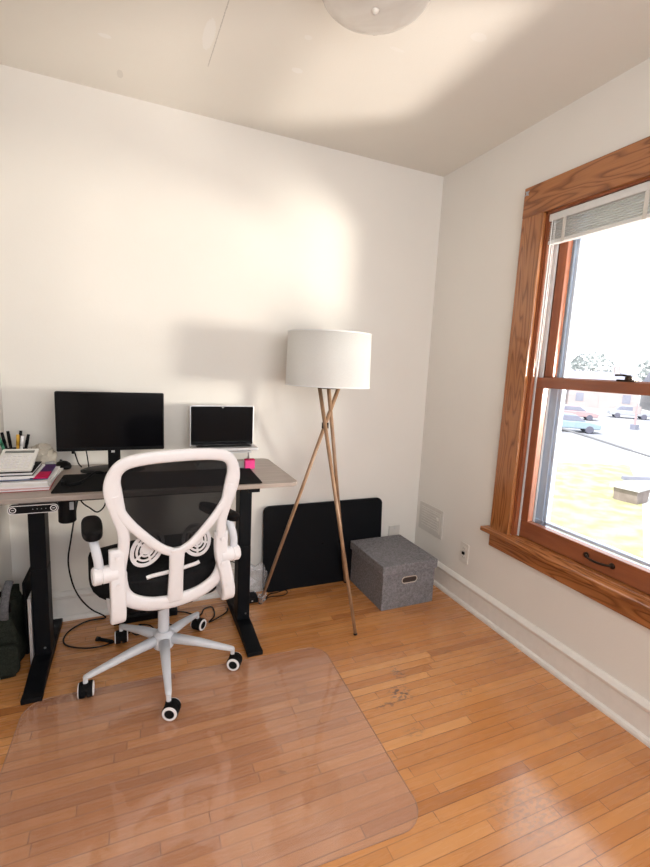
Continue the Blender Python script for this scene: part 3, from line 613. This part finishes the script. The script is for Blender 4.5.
obj('pouch', bx((-.008, -.06, 0), (.006, .12, .335)), 'rubber', sv, bevel=.005); obj('zip', bx((-.002, -.062, .02), (.001, -.060, .32)), 'black', sv)

# ------------------------------------------------------------------ office chair
CH = math.radians(12)
ch = thing('office_chair', 'white framed office chair with black mesh back, seen from behind at the desk', 'office chair', (.105, 1.86, 0), CH)
def by(x, z): return -.20-.14*(z-.45)+.45*x*x
def onb(x, z, off=0): return Vector((x, by(x, z)+off, z))
CX = -.012
def sym(half):
    L_ = [(CX-x, z) for x, z in half][::-1]; return L_
# backrest frame: outer loop, V strip, stem, bowl (one mesh)
bm = BM(); NR = (0, -1, -.1)
top_half = [(.06,.980), (.125,.975), (.178,.963), (.207,.938), (.219,.900), (.216,.855), (.205,.805), (.192,.755), (.183,.705), (.183,.655), (.190,.600), (.193,.560)]
full = sym([(x*.975, z-.004) for x, z in top_half]) + [(CX, .977)] + [(CX+x*.935, z-.004) for x, z in top_half]
P = catmull([onb(x, z) for x, z in full], 6); k = len(P)
wd = []
for p in P:
    z = p.z; wd.append(.043 if z > .93 else (.043+.015*min(1, (.93-z)/.06) if z > .84 else max(.038, .058-.16*(.84-z))))
sweep(bm, P, wd, .022, nrm=NR, n=12, sq=2.6)
vh = [(.208,.850), (.193,.795), (.160,.742), (.115,.690), (.062,.638), (.022,.614)]
V = sym(vh)[::-1] + [(CX, .608)] + [(CX+x*.95, z) for x, z in vh][::-1]
P = catmull([onb(x, z, -.002) for x, z in V], 6); sweep(bm, P, [.036-.004*math.cos((i/len(P)-.5)*PI) for i in range(len(P))], .018, nrm=NR, n=12, sq=2.6)
P = catmull([onb(CX, z, -.004) for z in (.625, .57, .50, .44, .408)], 5); sweep(bm, P, [.052+.014*abs(i/len(P)-.35) for i in range(len(P))], .022, nrm=NR, n=12, sq=3)
bh = [(.188,.560), (.186,.520), (.176,.476), (.150,.442), (.100,.417), (.050,.407)]
Bp = sym(bh)[::-1] + [(CX, .404)] + [(CX+x, z) for x, z in bh][::-1]
P = catmull([onb(x, z) for x, z in Bp], 6); sweep(bm, P, [.044+.010*math.sin(PI*i/(len(P)-1)) for i in range(len(P))], .026, nrm=NR, n=12, sq=2.6)
obj('backrest_frame', bm, 'white', ch, smooth=True)
# mesh panel inside the loop (gently dished)
inner = [(0,.952), (.10,.948), (.155,.940), (.182,.918), (.188,.880), (.182,.835), (.165,.785), (.13,.732), (.08,.68), (.04,.642), (0,.628)]
loop = [(CX+x, z) for x, z in inner] + [(CX-x, z) for x, z in inner[-2:0:-1]]
bm = BM(); cz = .82; prev = None
rings = []
for s in (1.04, .8, .55, .3):
    rings.append([bm.verts.new(onb(CX+(x-CX)*s, cz+(z-cz)*s, .006+.020*(1-s))) for x, z in loop])
for A, B in zip(rings, rings[1:]):
    for i in range(len(A)): bm.faces.new((A[i], A[(i+1) % len(A)], B[(i+1) % len(A)], B[i]))
bm.faces.new(rings[-1]); obj('mesh_back', bm, 'mesh', ch, smooth=True)
# lumbar support: two slotted ovals and a crossbar
lb = BM()
sweep(lb, catmull([onb(CX+x, z, .03) for x, z in ((-.095,.508), (-.075,.512), (0,.517), (.08,.525), (.10,.530))], 4), .016, .012, nrm=NR, n=10)
lm = obj('lumbar_support', lb, 'white', ch, smooth=True)
for s in (-1, 1):
    bm = BM(); c0 = Vector((CX+s*.090, 0, .620)); tilt = s*.45
    def el(rx, rz, a):
        x, z = rx*math.cos(a), rz*math.sin(a); return onb(c0.x+.93*x*math.cos(tilt)-z*math.sin(tilt), c0.z+x*math.sin(tilt)+z*math.cos(tilt), .045)
    for rx, rz, w_ in ((.052,.068,.015), (.036,.049,.009), (.022,.031,.008)): sweep(bm, [el(rx, rz, 2*PI*i/36) for i in range(36)], w_, .006, nrm=NR, n=8, closed=True)
    for i in range(5):
        a = 2*PI*i/5+.5; sweep(bm, [el(.052, .066, a), el(.016, .022, a)], .009, .006, nrm=NR, n=6)
    prism_pts = [el(.018, .024, 2*PI*i/24) for i in range(24)]; bm.faces.new([bm.verts.new(p) for p in prism_pts])
    vv = [bm.verts.new(p+Vector((0,.004,0))) for p in prism_pts]; bm.faces.new(vv[::-1])
    obj('lumbar_pad', bm, 'white', lm, smooth=False)
# seat
bm = BM(); bmesh.ops.create_cube(bm, size=1); bmesh.ops.subdivide_edges(bm, edges=bm.edges[:], cuts=7, use_grid_fill=True)
for v in bm.verts:
    x, y, z = v.co*2; m_ = max(abs(x), abs(y)); r4 = (abs(x)**2.5+abs(y)**2.5)**(1/2.5)
    k = m_/r4 if r4 > 0 else 1; edge = min(1, r4*k)
    zz = .462+z*(.055 if z > 0 else .070)*(1-.35*m_**4) + (.012*x*x if z > 0 else 0) - (.02*max(0, y)**3)
    v.co = Vector((x*k*.252+CX, y*k*.238+.052, zz))
obj('seat', bm, 'cushion', ch, smooth=True)
obj('seat_pan', prism(BM(), rrect(.40, .38, .06, cx=CX, cy=.03), .372, .405), 'black', ch, bevel=.01)
obj('tilt_mechanism', prism(BM(), rrect(.19, .24, .02), .330, .374), 'black', ch, bevel=.012)
bm = BM(); rod(bm, (.07,.02,.372), (.24,.02,.368), .006); obj('height_lever', bm, 'black', ch)
# armrests: J brackets, hub, tube and pad on each side
for s in (-1, 1):
    xb = -.211 if s < 0 else .164; xo = xb if s < 0 else xb+.030; zj = .034 if s < 0 else .014; bm = BM()
    P = catmull([(xb, -.205, .650), (xb, -.208, .56), (xb*.4+xo*.6, -.214, .48), (xo, -.214, .395+zj), (xo, -.202, .360+zj), (xo, -.15, .366+zj), (xo, -.06, .385+zj), (xo-s*.01, -.01, .390+zj)], 6)
    k = len(P); nr = []
    for i in range(k):
        a = P[max(i-1,0)]; b = P[min(i+1,k-1)]; t = (b-a).normalized(); nr.append(Vector((1,0,0)).cross(t).normalized())
    wj = [.050 if p.y < -.19 else .038 for p in P]
    sweep(bm, P, wj, [.034]*k, nrm=nr, n=14, sq=5)
    ar = obj('armrest', bm, 'white', ch, smooth=True)
    for z in (.625, .525): obj('bolt_cap', lathe(BM(), [(0,0), (.010,0), (.010,.003), (0,.004)], 14, Matrix.Translation((xb, -.2305, z)) @ Matrix.Rotation(PI/2, 4, 'X')), 'white', ar, smooth=False)
    bm = BM(); zc = .566 if s < 0 else .549; T = Matrix.Translation((xb, -.20, zc)) @ Matrix.Rotation(s*PI/2, 4, 'Y')
    lathe(bm, [(0,0), (.030,0), (.030,.046), (.0275,.0475), (.0275,.049), (.031,.051), (.031,.072), (.026,.077), (0,.077)], 28, T); obj('hub', bm, 'white', ar, smooth=False)
    bm = BM(); xh = xb+s*.056
    sweep(bm, catmull([(xh, -.200, .560), (xh, -.200, .61), (xh+(s*.006 if s < 0 else -.008), -.196, .650), (xh+(s*.010 if s < 0 else -.015), -.17, .680), (xh+(s*.008 if s < 0 else -.026), -.12, .685)], 6), .030, .026, n=12, nrm=(0,-1,.2)); obj('support_tube', bm, 'whitegrey', ar, smooth=True)
    bm = BM(); bmesh.ops.create_cube(bm, size=1); bmesh.ops.subdivide_edges(bm, edges=bm.edges[:], cuts=5, use_grid_fill=True)
    for v in bm.verts:
        x, y, z = v.co*2; m_ = max(abs(x), abs(y), .001); r4 = (abs(x)**2.6+abs(y)**2.6)**(1/2.6); k = m_/max(r4, .001)
        v.co = Vector((x*k*.033, y*k*(.108 if s < 0 else .095), z*.016*(1-.3*m_**3)))
    obj('arm_pad', bm, 'black', ar, smooth=True, loc=(xh-.004, -.100, .703) if s < 0 else (xh-.030, -.118, .700), rot=(.0 if s < 0 else .13,0,-.10 if s < 0 else .55))
# gas lift, star base, casters
bm = BM(); rod(bm, (0,0,.16), (0,0,.36), .0225, n=24); obj('gas_lift', bm, 'whitegrey', ch, smooth=False)
obj('hub', lathe(BM(), [(0,.105), (.040,.105), (.043,.120), (.040,.160), (.030,.175), (.024,.176), (.024,.16)], 28), 'whitegrey', ch, smooth=False)
for k, deg in enumerate((-90, -19, 54, 126, 197)):
    a = math.radians(deg)-CH; d = Vector((math.cos(a), math.sin(a), 0)); R_ = (.288,.288,.285,.288,.300)[k]
    bm = BM(); P = [d*.025+Vector((0,0,.140)), d*.14+Vector((0,0,.122)), d*(R_-.015)+Vector((0,0,.092)), d*(R_+.004)+Vector((0,0,.088))]
    sweep(bm, P, [.044, .036, .024, .018], [.040, .032, .022, .018], n=12, nrm=(0,0,1), sq=2.6)
    lg = obj('base_leg', bm, 'whitegrey', ch, smooth=True)
    rot = (math.radians(-22), math.radians(-28), math.radians(45), math.radians(92), math.radians(90))[k] - CH      # swivel of each caster
    q = d*R_; cst = BM(); rod(cst, (q.x, q.y, .066), (q.x, q.y, .092), .009); cs_ = obj('caster', cst, 'whitegrey', ch)
    f = Vector((math.cos(rot), math.sin(rot), 0)); side = Vector((-f.y, f.x, 0))
    sgn = {0: (1,-1), 1: (1,-1)}.get(k, (1,-1))
    hd_ = BM(); prism(hd_, [(.026*math.cos(t_), .026*math.sin(t_)) for t_ in [PI*i/10 for i in range(-1, 12)]], -.010, .010, Matrix.Translation(q+f*.010+Vector((0,0,.0315))) @ Matrix(((f.x,side.x,0,0),(f.y,side.y,0,0),(0,0,1,0),(0,0,0,1))) @ TXZ)
    box(hd_, (q.x, q.y, .055), (.020,.020,.024), rz=rot); obj('hood', hd_, 'rubber', cs_)
    for s in sgn:
        c0 = q+f*.010+Vector((0,0,.0315)); T = Matrix.Translation(c0) @ Matrix.Rotation(math.atan2(side.y, side.x), 4, 'Z') @ Matrix.Rotation(s*PI/2, 4, 'Y')
        bm = BM(); lathe(bm, [(0,.003), (.0285,.003), (.0295,.008), (.0295,.020), (.0265,.025), (.0175,.0262), (0,.0262)], 24, T); wh = obj('wheel', bm, 'rubber', ch, smooth=False)
        wh.parent = cs_
        bm = BM(); lathe(bm, [(.0180,.0255), (.0185,.0282), (.0262,.0270), (.0278,.0220)], 24, T); rg = obj('rim', bm, 'white', cs_, smooth=False)

# ------------------------------------------------------------------ tripod floor lamp
LX, LY = .917, 2.13
lp = thing('floor_lamp', 'tripod floor lamp with white drum shade and crossed wooden legs', 'floor lamp', (LX, LY, 0))
def q(p): return (p[0]-LX, p[1]-LY, p[2])
for a, b in (((.992,1.806,.004), (.884,2.165,1.215)), ((.624,2.236,.004), (.978,2.110,1.215)), ((1.180,2.322,.004), (.908,2.098,1.215))):
    bm = BM(); rod(bm, q(a), q(b), .0085, .0105, 16); lg = obj('leg', bm, 'lampwood', lp, smooth=True)
    av, bv = Vector(q(a)), Vector(q(b)); bm = BM(); rod(bm, av, av.lerp(bv, .006), .0095, .0095); obj('foot_cap', bm, 'rubber', lg)
bm = BM(); rod(bm, q((.915,2.130,.985)), q((.915,2.130,1.015)), .018, .018); obj('knuckle', bm, 'bronze', lp)
bm = BM(); rod(bm, (0,0,1.20), (0,0,1.27), .018, .018); rod(bm, (0,0,1.19), (0,0,1.205), .05, .05); obj('lamp_holder', bm, 'bronze', lp)
obj('light_bulb', lathe(BM(), [(0,1.27), (.013,1.272), (.015,1.295), (.030,1.33), (.032,1.35), (.022,1.372), (0,1.382)], 20), 'vinyl', lp, smooth=True)
r1, r0, z0, z1 = .209, .215, 1.202, 1.470
sh = obj('lamp_shade', lathe(BM(), [(r0,z0), (r1,z1), (r1-.0025,z1), (r0-.0025,z0), (r0,z0)], 64), 'shade', lp, smooth=True)
for r_, z_ in ((r0, z0+.003), (r1, z1-.003)):
    bm = BM(); sweep(bm, [Vector((r_*math.cos(2*PI*i/48), r_*math.sin(2*PI*i/48), z_)) for i in range(48)], .0035, .006, nrm=(0,0,1), n=8, closed=True)
    obj('shade_trim', bm, 'vinyl', sh, smooth=True)
bm = BM()
for i in range(3): a = 2*PI*i/3; rod(bm, (.012*math.cos(a), .012*math.sin(a), 1.24), (r0*math.cos(a)*.99, r0*math.sin(a)*.99, 1.215), .0018)
obj('shade_spider', bm, 'steel', sh)
fw_ = thing('foot_wrap', 'clear plastic wrap bunched around the left lamp foot', 'plastic wrap', (.628, 2.232, 0))
bm = BM(); bmesh.ops.create_icosphere(bm, subdivisions=3, radius=1)
for v in bm.verts: v.co = Vector((v.co.x*.018+.008*(v.co.z+1), v.co.y*.018, v.co.z*.034+.036))*(1+.18*math.sin(v.co.x*9+v.co.z*13+v.co.y*5))
obj('wrap', bm, 'plastic', fw_); 
bm = BM(); tube(bm, [(.018,0,.052), (.0,-.020,.050), (-.016,0,.045), (-.004,.020,.048), (.02,.008,.05)], .003); obj('tie', bm, 'silver', fw_, smooth=True)

# ------------------------------------------------------------------ leaning tabletop
tp = thing('leaning_tabletop', 'black rounded tabletop panel leaning against the back wall behind the lamp', 'panel', (1.052, 2.342, 0))
T = Matrix.Rotation(-math.atan2(.030, .5), 4, 'X')
obj('slab', prism(BM(), rrect(.765, .505, .035, 6, cy=.2525), -.018, 0, TXZ), 'blackm', tp, bevel=.002).matrix_local = T
bm = BM()
for x in (-.02, .09): box(bm, (x, -.0006, .255), (.010, .001, .004))
obj('screw_hole', bm, 'screen', tp).matrix_local = T

# ------------------------------------------------------------------ storage box
sb = thing('storage_box', 'grey linen lidded storage box with oval handle in the corner', 'storage box', (1.392, 2.150, 0), .01)
bw_, bd_, bh_ = .338, .376, .240
o = obj('body', bx((-bw_/2, -bd_/2, 0), (bw_/2, bd_/2, bh_-.01)), 'boxf', sb, bevel=.003)
obj('lid', bx((-bw_/2-.009, -bd_/2-.009, bh_-.034), (bw_/2+.009, bd_/2+.009, bh_+.018)), 'boxf', sb, bevel=.004)
ov = rrect(.092, .030, .0149, 8, cx=.0, cy=.160)
ho = obj('handle', prism(BM(), ov, -.001, .0012, Matrix.Translation((0, -bd_/2, 0)) @ TXZ), 'hole', sb)
bm = BM(); sweep(bm, [Vector((x, -bd_/2-.0015, z)) for x, z in rrect(.097, .035, .0172, 8, cy=.160)], .0055, .004, nrm=(0,-1,0), n=8, closed=True); obj('handle_rim', bm, 'brassrim', ho, smooth=True)

# ------------------------------------------------------------------ clear chair mat
ma = obj('chair_mat', prism(BM(), rrect(1.19, .885, .085, 8), .0003, .0019, Matrix.Translation((.195, 1.362, 0)) @ Matrix.Rotation(-.030, 4, 'Z')), 'mat')
bm = BM(); TM_ = Matrix.Translation((.195, 1.362, .0014)) @ Matrix.Rotation(-.030, 4, 'Z')
sweep(bm, [TM_ @ Vector((x, y, 0)) for x, y in rrect(1.191, .886, .085, 8)], .0028, n=6, closed=True); obj('edge', bm, 'matedge', ma, smooth=True)
tag(ma, 'clear plastic chair mat with rounded corners on the floor', 'chair mat')

# ------------------------------------------------------------------ outside, seen through the window
GZ = -3.2
def plane(name, pts, z, m, th=.2):
    o = obj(name, prism(BM(), pts, z-th, z), m); o['kind'] = 'structure'; return o
plane('ground', [(1.9+.0,-60), (260,-60), (260,260), (1.9,260)], GZ, 'conc')
plane('lawn', [(6.0,4.0), (10.6,5.95), (18.3,10.85), (24.5,15.4), (19.5,17.5), (13,14), (7.0,8.2)], GZ+.03, 'lawn', .06)
dirv = Vector((1,.0,0))
plane('road', [(19.5,20.5), (25.5,16.6), (60,34), (54,43)], GZ+.02, 'road', .05)
plane('road', [(30,33), (34,19), (37,20), (34,36)], GZ+.025, 'road', .05)
plane('sidewalk', [(23,19.8), (25.6,14.6), (26.2,14.9), (23.8,20.3)], GZ+.04, 'siding', .06)
# far street: houses, trees and cars
def house(label, cx_, cy_, w_, d_, h_, rz, wm, group='houses across the street'):
    t = thing('house', label, 'house', (cx_, cy_, GZ), rz, group)
    obj('wall', bx((-w_/2, -d_/2, 0), (w_/2, d_/2, h_)), wm, t)
    bm = BM(); prism(bm, [(-d_/2-.4, h_), (d_/2+.4, h_), (0, h_+d_*.32)], -w_/2-.3, w_/2+.3, TYZ); rf = obj('roof', bm, 'roofh', t)
    obj('chimney', bx((w_*.2, -.5, h_), (w_*.2+.8, .3, h_+d_*.32+1)), 'brickh', rf)
    nn = max(2, int(w_/2.6))
    for fl_ in range(int(h_//2.7)):
        for k in range(nn):
            x = -w_/2+(k+.5)*w_/nn; z = 1.0+fl_*2.7
            if fl_ == 0 and k == nn//2: obj('door', bx((x-.5, -d_/2-.05, 0), (x+.5, -d_/2, 2.1)), 'brickh', t)
            else: obj('window', bx((x-.55, -d_/2-.05, z), (x+.55, -d_/2, z+1.3)), 'winh', t)
    return t
face = math.radians(-42.5)
for (lab, cx_, cy_, w_, h_, m_) in (('pale house with slate roof, seen at the left edge of the lower window pane', 61, 59, 10, 3.4, 'siding'),
    ('red brick house second from the left across the street', 70, 50.8, 9.6, 3.2, 'brickh'), ('pale house in the middle of the row across the street', 79, 42.6, 10, 3.6, 'siding'),
    ('wide pale house right of the middle house across the street', 89, 33.4, 11.5, 3.2, 'siding')):
    house(lab, cx_, cy_, w_, 8, h_, face, m_)
def tree(label, x, y, h_, r_):
    t = thing('tree', label, 'tree', (x, y, GZ), random.uniform(0, 6), 'trees beyond the street')
    bm = BM(); rod(bm, (0,0,0), (0,0,h_*.55), .3, .15); 
    for k in range(4): a = k*1.6; rod(bm, (0,0,h_*.4), (math.cos(a)*r_*.5, math.sin(a)*r_*.5, h_*.75), .12, .05)
    obj('trunk', bm, 'bark', t)
    bm = BM()
    for k in range(420):
        u = random.uniform(-1, 1); a = random.uniform(0, 2*PI); rr_ = r_*random.uniform(.35, 1)**.5; s = math.sqrt(1-u*u)
        c_ = Vector((rr_*s*math.cos(a), rr_*s*math.sin(a), h_*.68+rr_*u*.75)); e = random.uniform(.25, .5)
        ax = Vector([random.uniform(-1,1) for _ in range(3)]).normalized(); bz = ax.orthogonal().normalized()*e; cz_ = ax.cross(bz)
        bm.faces.new([bm.verts.new(c_+v) for v in (bz, cz_, -bz, -cz_)])
    obj('crown', bm, 'foliage', t)
for lab, x, y, h_, r_ in (('pale leafy tree at the far left beyond the houses', 76, 70, 8.5, 3.6), ('pale leafy tree second from left beyond the houses', 84, 63, 10, 4), ('pale leafy tree behind the middle house', 92, 55, 9, 4), ('tallest pale tree above the sash lock', 98, 47, 11, 4.5), ('pale leafy tree at the far right beyond the houses', 104, 40, 9, 4)): tree(lab, x, y, h_, r_)
def car(label, x, y, rz, m_, s=1.0):
    t = thing('car', label, 'car', (x, y, GZ+.03), rz, 'cars outside')
    bm = BM(); prism(bm, [(-2.2,.35), (2.15,.35), (2.2,.75), (1.3,.95), (-1.7,.98), (-2.2,.85)], -.85, .85, TXZ); obj('body', bm, m_, t, bevel=.08)
    bm = BM(); prism(bm, [(-1.6,.96), (1.1,.94), (.4,1.42), (-1.1,1.45)], -.75, .75, TXZ); obj('cabin', bm, 'winh', t, bevel=.06)
    bm = BM(); prism(bm, [(-1.05,1.43), (.35,1.40), (.2,1.47), (-.9,1.50)], -.72, .72, TXZ); obj('roof_panel', bm, m_, t, bevel=.02)
    for sx_ in (-1.35, 1.35):
        for sy_ in (-.78, .78): obj('wheel', lathe(BM(), [(0,-.1), (.28,-.1), (.32,-.06), (.32,.06), (.28,.1), (0,.1)], 18, Matrix.Translation((sx_, sy_, .32)) @ Matrix.Rotation(PI/2, 4, 'X')), 'cartyre', t)
car('light blue car parked nearest the house at the left of the window view', 34.0, 26.8, math.radians(-38), 'carblue')
car('red car parked behind the light blue car', 45, 35.0, math.radians(-42), 'carred')
car('white car parked in front of the middle house', 55, 35.5, math.radians(-45), 'carwhite')
car('blue car at the left, parked in front of the red brick house', 52, 43.0, math.radians(-45), 'carblue')
car('white car at the right of the view, near the red pole', 60, 31.0, math.radians(-45), 'carwhite')
po = thing('street_pole', 'pinkish pole standing by the road across the lawn', 'pole', (43, 27.1, GZ))
bm = BM(); rod(bm, (0,0,0), (0,0,2.4), .10, .08); obj('pole', bm, 'carred', po); obj('pole_base', bx((-.25,-.25,0), (.25,.25,.5)), 'winh', po); obj('sign', bx((-.05,-.35,1.5), (.05,.35,2.2)), 'brickh', po)
wi = thing('overhead_wire', 'grey utility wire slanting across the window view', 'wire'); bm = BM(); tube(bm, [(6,9.5,1.10), (6,4.935,.547), (6,4.22,.46), (6,3.536,.372), (6,1.5,.15)], .015); obj('strand', bm, 'wire', wi, smooth=True)
pl = thing('planter_box', 'tan plank planter box at the lawn edge outside', 'planter', (17.3, 10.65, GZ), .2)
bm = BM(); prism(bm, [(-.45,0), (.45,0), (.6,.55), (-.6,.55)], -.4, .4, TXZ); obj('trough', bm, 'tan', pl); bm = BM(); box(bm, (0,0,.58), (1.4,1.0,.07)); obj('rim_board', bm, 'conc', pl)
be = thing('garden_rail', 'grey timber rail on posts behind the planter box', 'rail', (18.7, 11.4, GZ), -.35)
bm = BM(); box(bm, (1.5,0,.62), (4.2,.14,.14)); obj('rail_beam', bm, 'roofh', be)
for x in (-.4, 1.5, 3.4): obj('post', bx((x-.06,-.06,0), (x+.06,.06,.56)), 'roofh', be)

# ------------------------------------------------------------------ light
wd = bpy.data.worlds.new('sky'); bpy.context.scene.world = wd; wd.use_nodes = True
bgn = wd.node_tree.nodes['Background']; bgn.inputs['Color'].default_value = (.90,.955,1,1); bgn.inputs['Strength'].default_value = 2.4
def lamp(name, kind, energy, loc, tgt, col=(1,1,1), **kw):
    d = bpy.data.lights.new(name, kind); d.energy = energy; d.color = col
    for k, v in kw.items(): setattr(d, k, v)
    o = bpy.data.objects.new(name, d); C.objects.link(o); o.location = loc
    o.rotation_euler = (Vector(tgt)-Vector(loc)).to_track_quat('-Z', 'Y').to_euler(); return o
lamp('sun', 'SUN', 8.0, (-20,-8,26), (0,0,0), (1,.97,.92), angle=.02)
lamp('sun_glint_level', 'SPOT', 1450, (6.5,-2.25,1.25), (W,1.20,1.35), (1,.93,.80), spot_size=math.radians(30), spot_blend=.3, shadow_soft_size=.50)
lamp('sun_glint_low', 'SPOT', 1200, (5.2,-.9,-1.6), (W,1.17,1.85), (1,.91,.82), spot_size=math.radians(22), spot_blend=1, shadow_soft_size=.40)
lamp('sun_glint_narrow', 'SPOT', 1600, (4.6,-2.85,.55), (.86,2.40,1.92), (1,.93,.80), spot_size=math.radians(16), spot_blend=1, shadow_soft_size=.62)
lamp('rear_fill_light', 'AREA', 21, (.6, YR-.10, 1.60), (.6, 1.0, 1.2), (1,.98,.97), shape='RECTANGLE', size=1.75, size_y=1.25)  # added fill lamp in the unseen rear opening, brightens the room

# ------------------------------------------------------------------ camera
cd = bpy.data.cameras.new('camera'); cam = bpy.data.objects.new('camera', cd); C.objects.link(cam)
X_ = Vector((1387-325, 417-433.5, 451.)).normalized(); Y_ = Vector((132-325, 357-433.5, 451.)).normalized(); Y_ = (Y_-X_*X_.dot(Y_)).normalized()
Z_ = X_.cross(Y_)
if Z_.y > 0: Z_ = -Z_
right = Vector((X_.x, Y_.x, Z_.x)); down = Vector((X_.y, Y_.y, Z_.y)); fwd = Vector((X_.z, Y_.z, Z_.z))
cam.matrix_world = Matrix(((right.x, -down.x, -fwd.x, 0), (right.y, -down.y, -fwd.y, 0), (right.z, -down.z, -fwd.z, 1.3027), (0,0,0,1)))
cd.sensor_fit = 'VERTICAL'; cd.sensor_height = 24; cd.sensor_width = 24*650/867; cd.lens = 451/867*24; cd.clip_start = .02; cd.clip_end = 600
sc = bpy.context.scene; sc.camera = cam
vs = sc.view_settings; vs.view_transform = 'Standard'; vs.look = 'None'; vs.gamma = 1; vs.use_curve_mapping = False; vs.exposure = .32
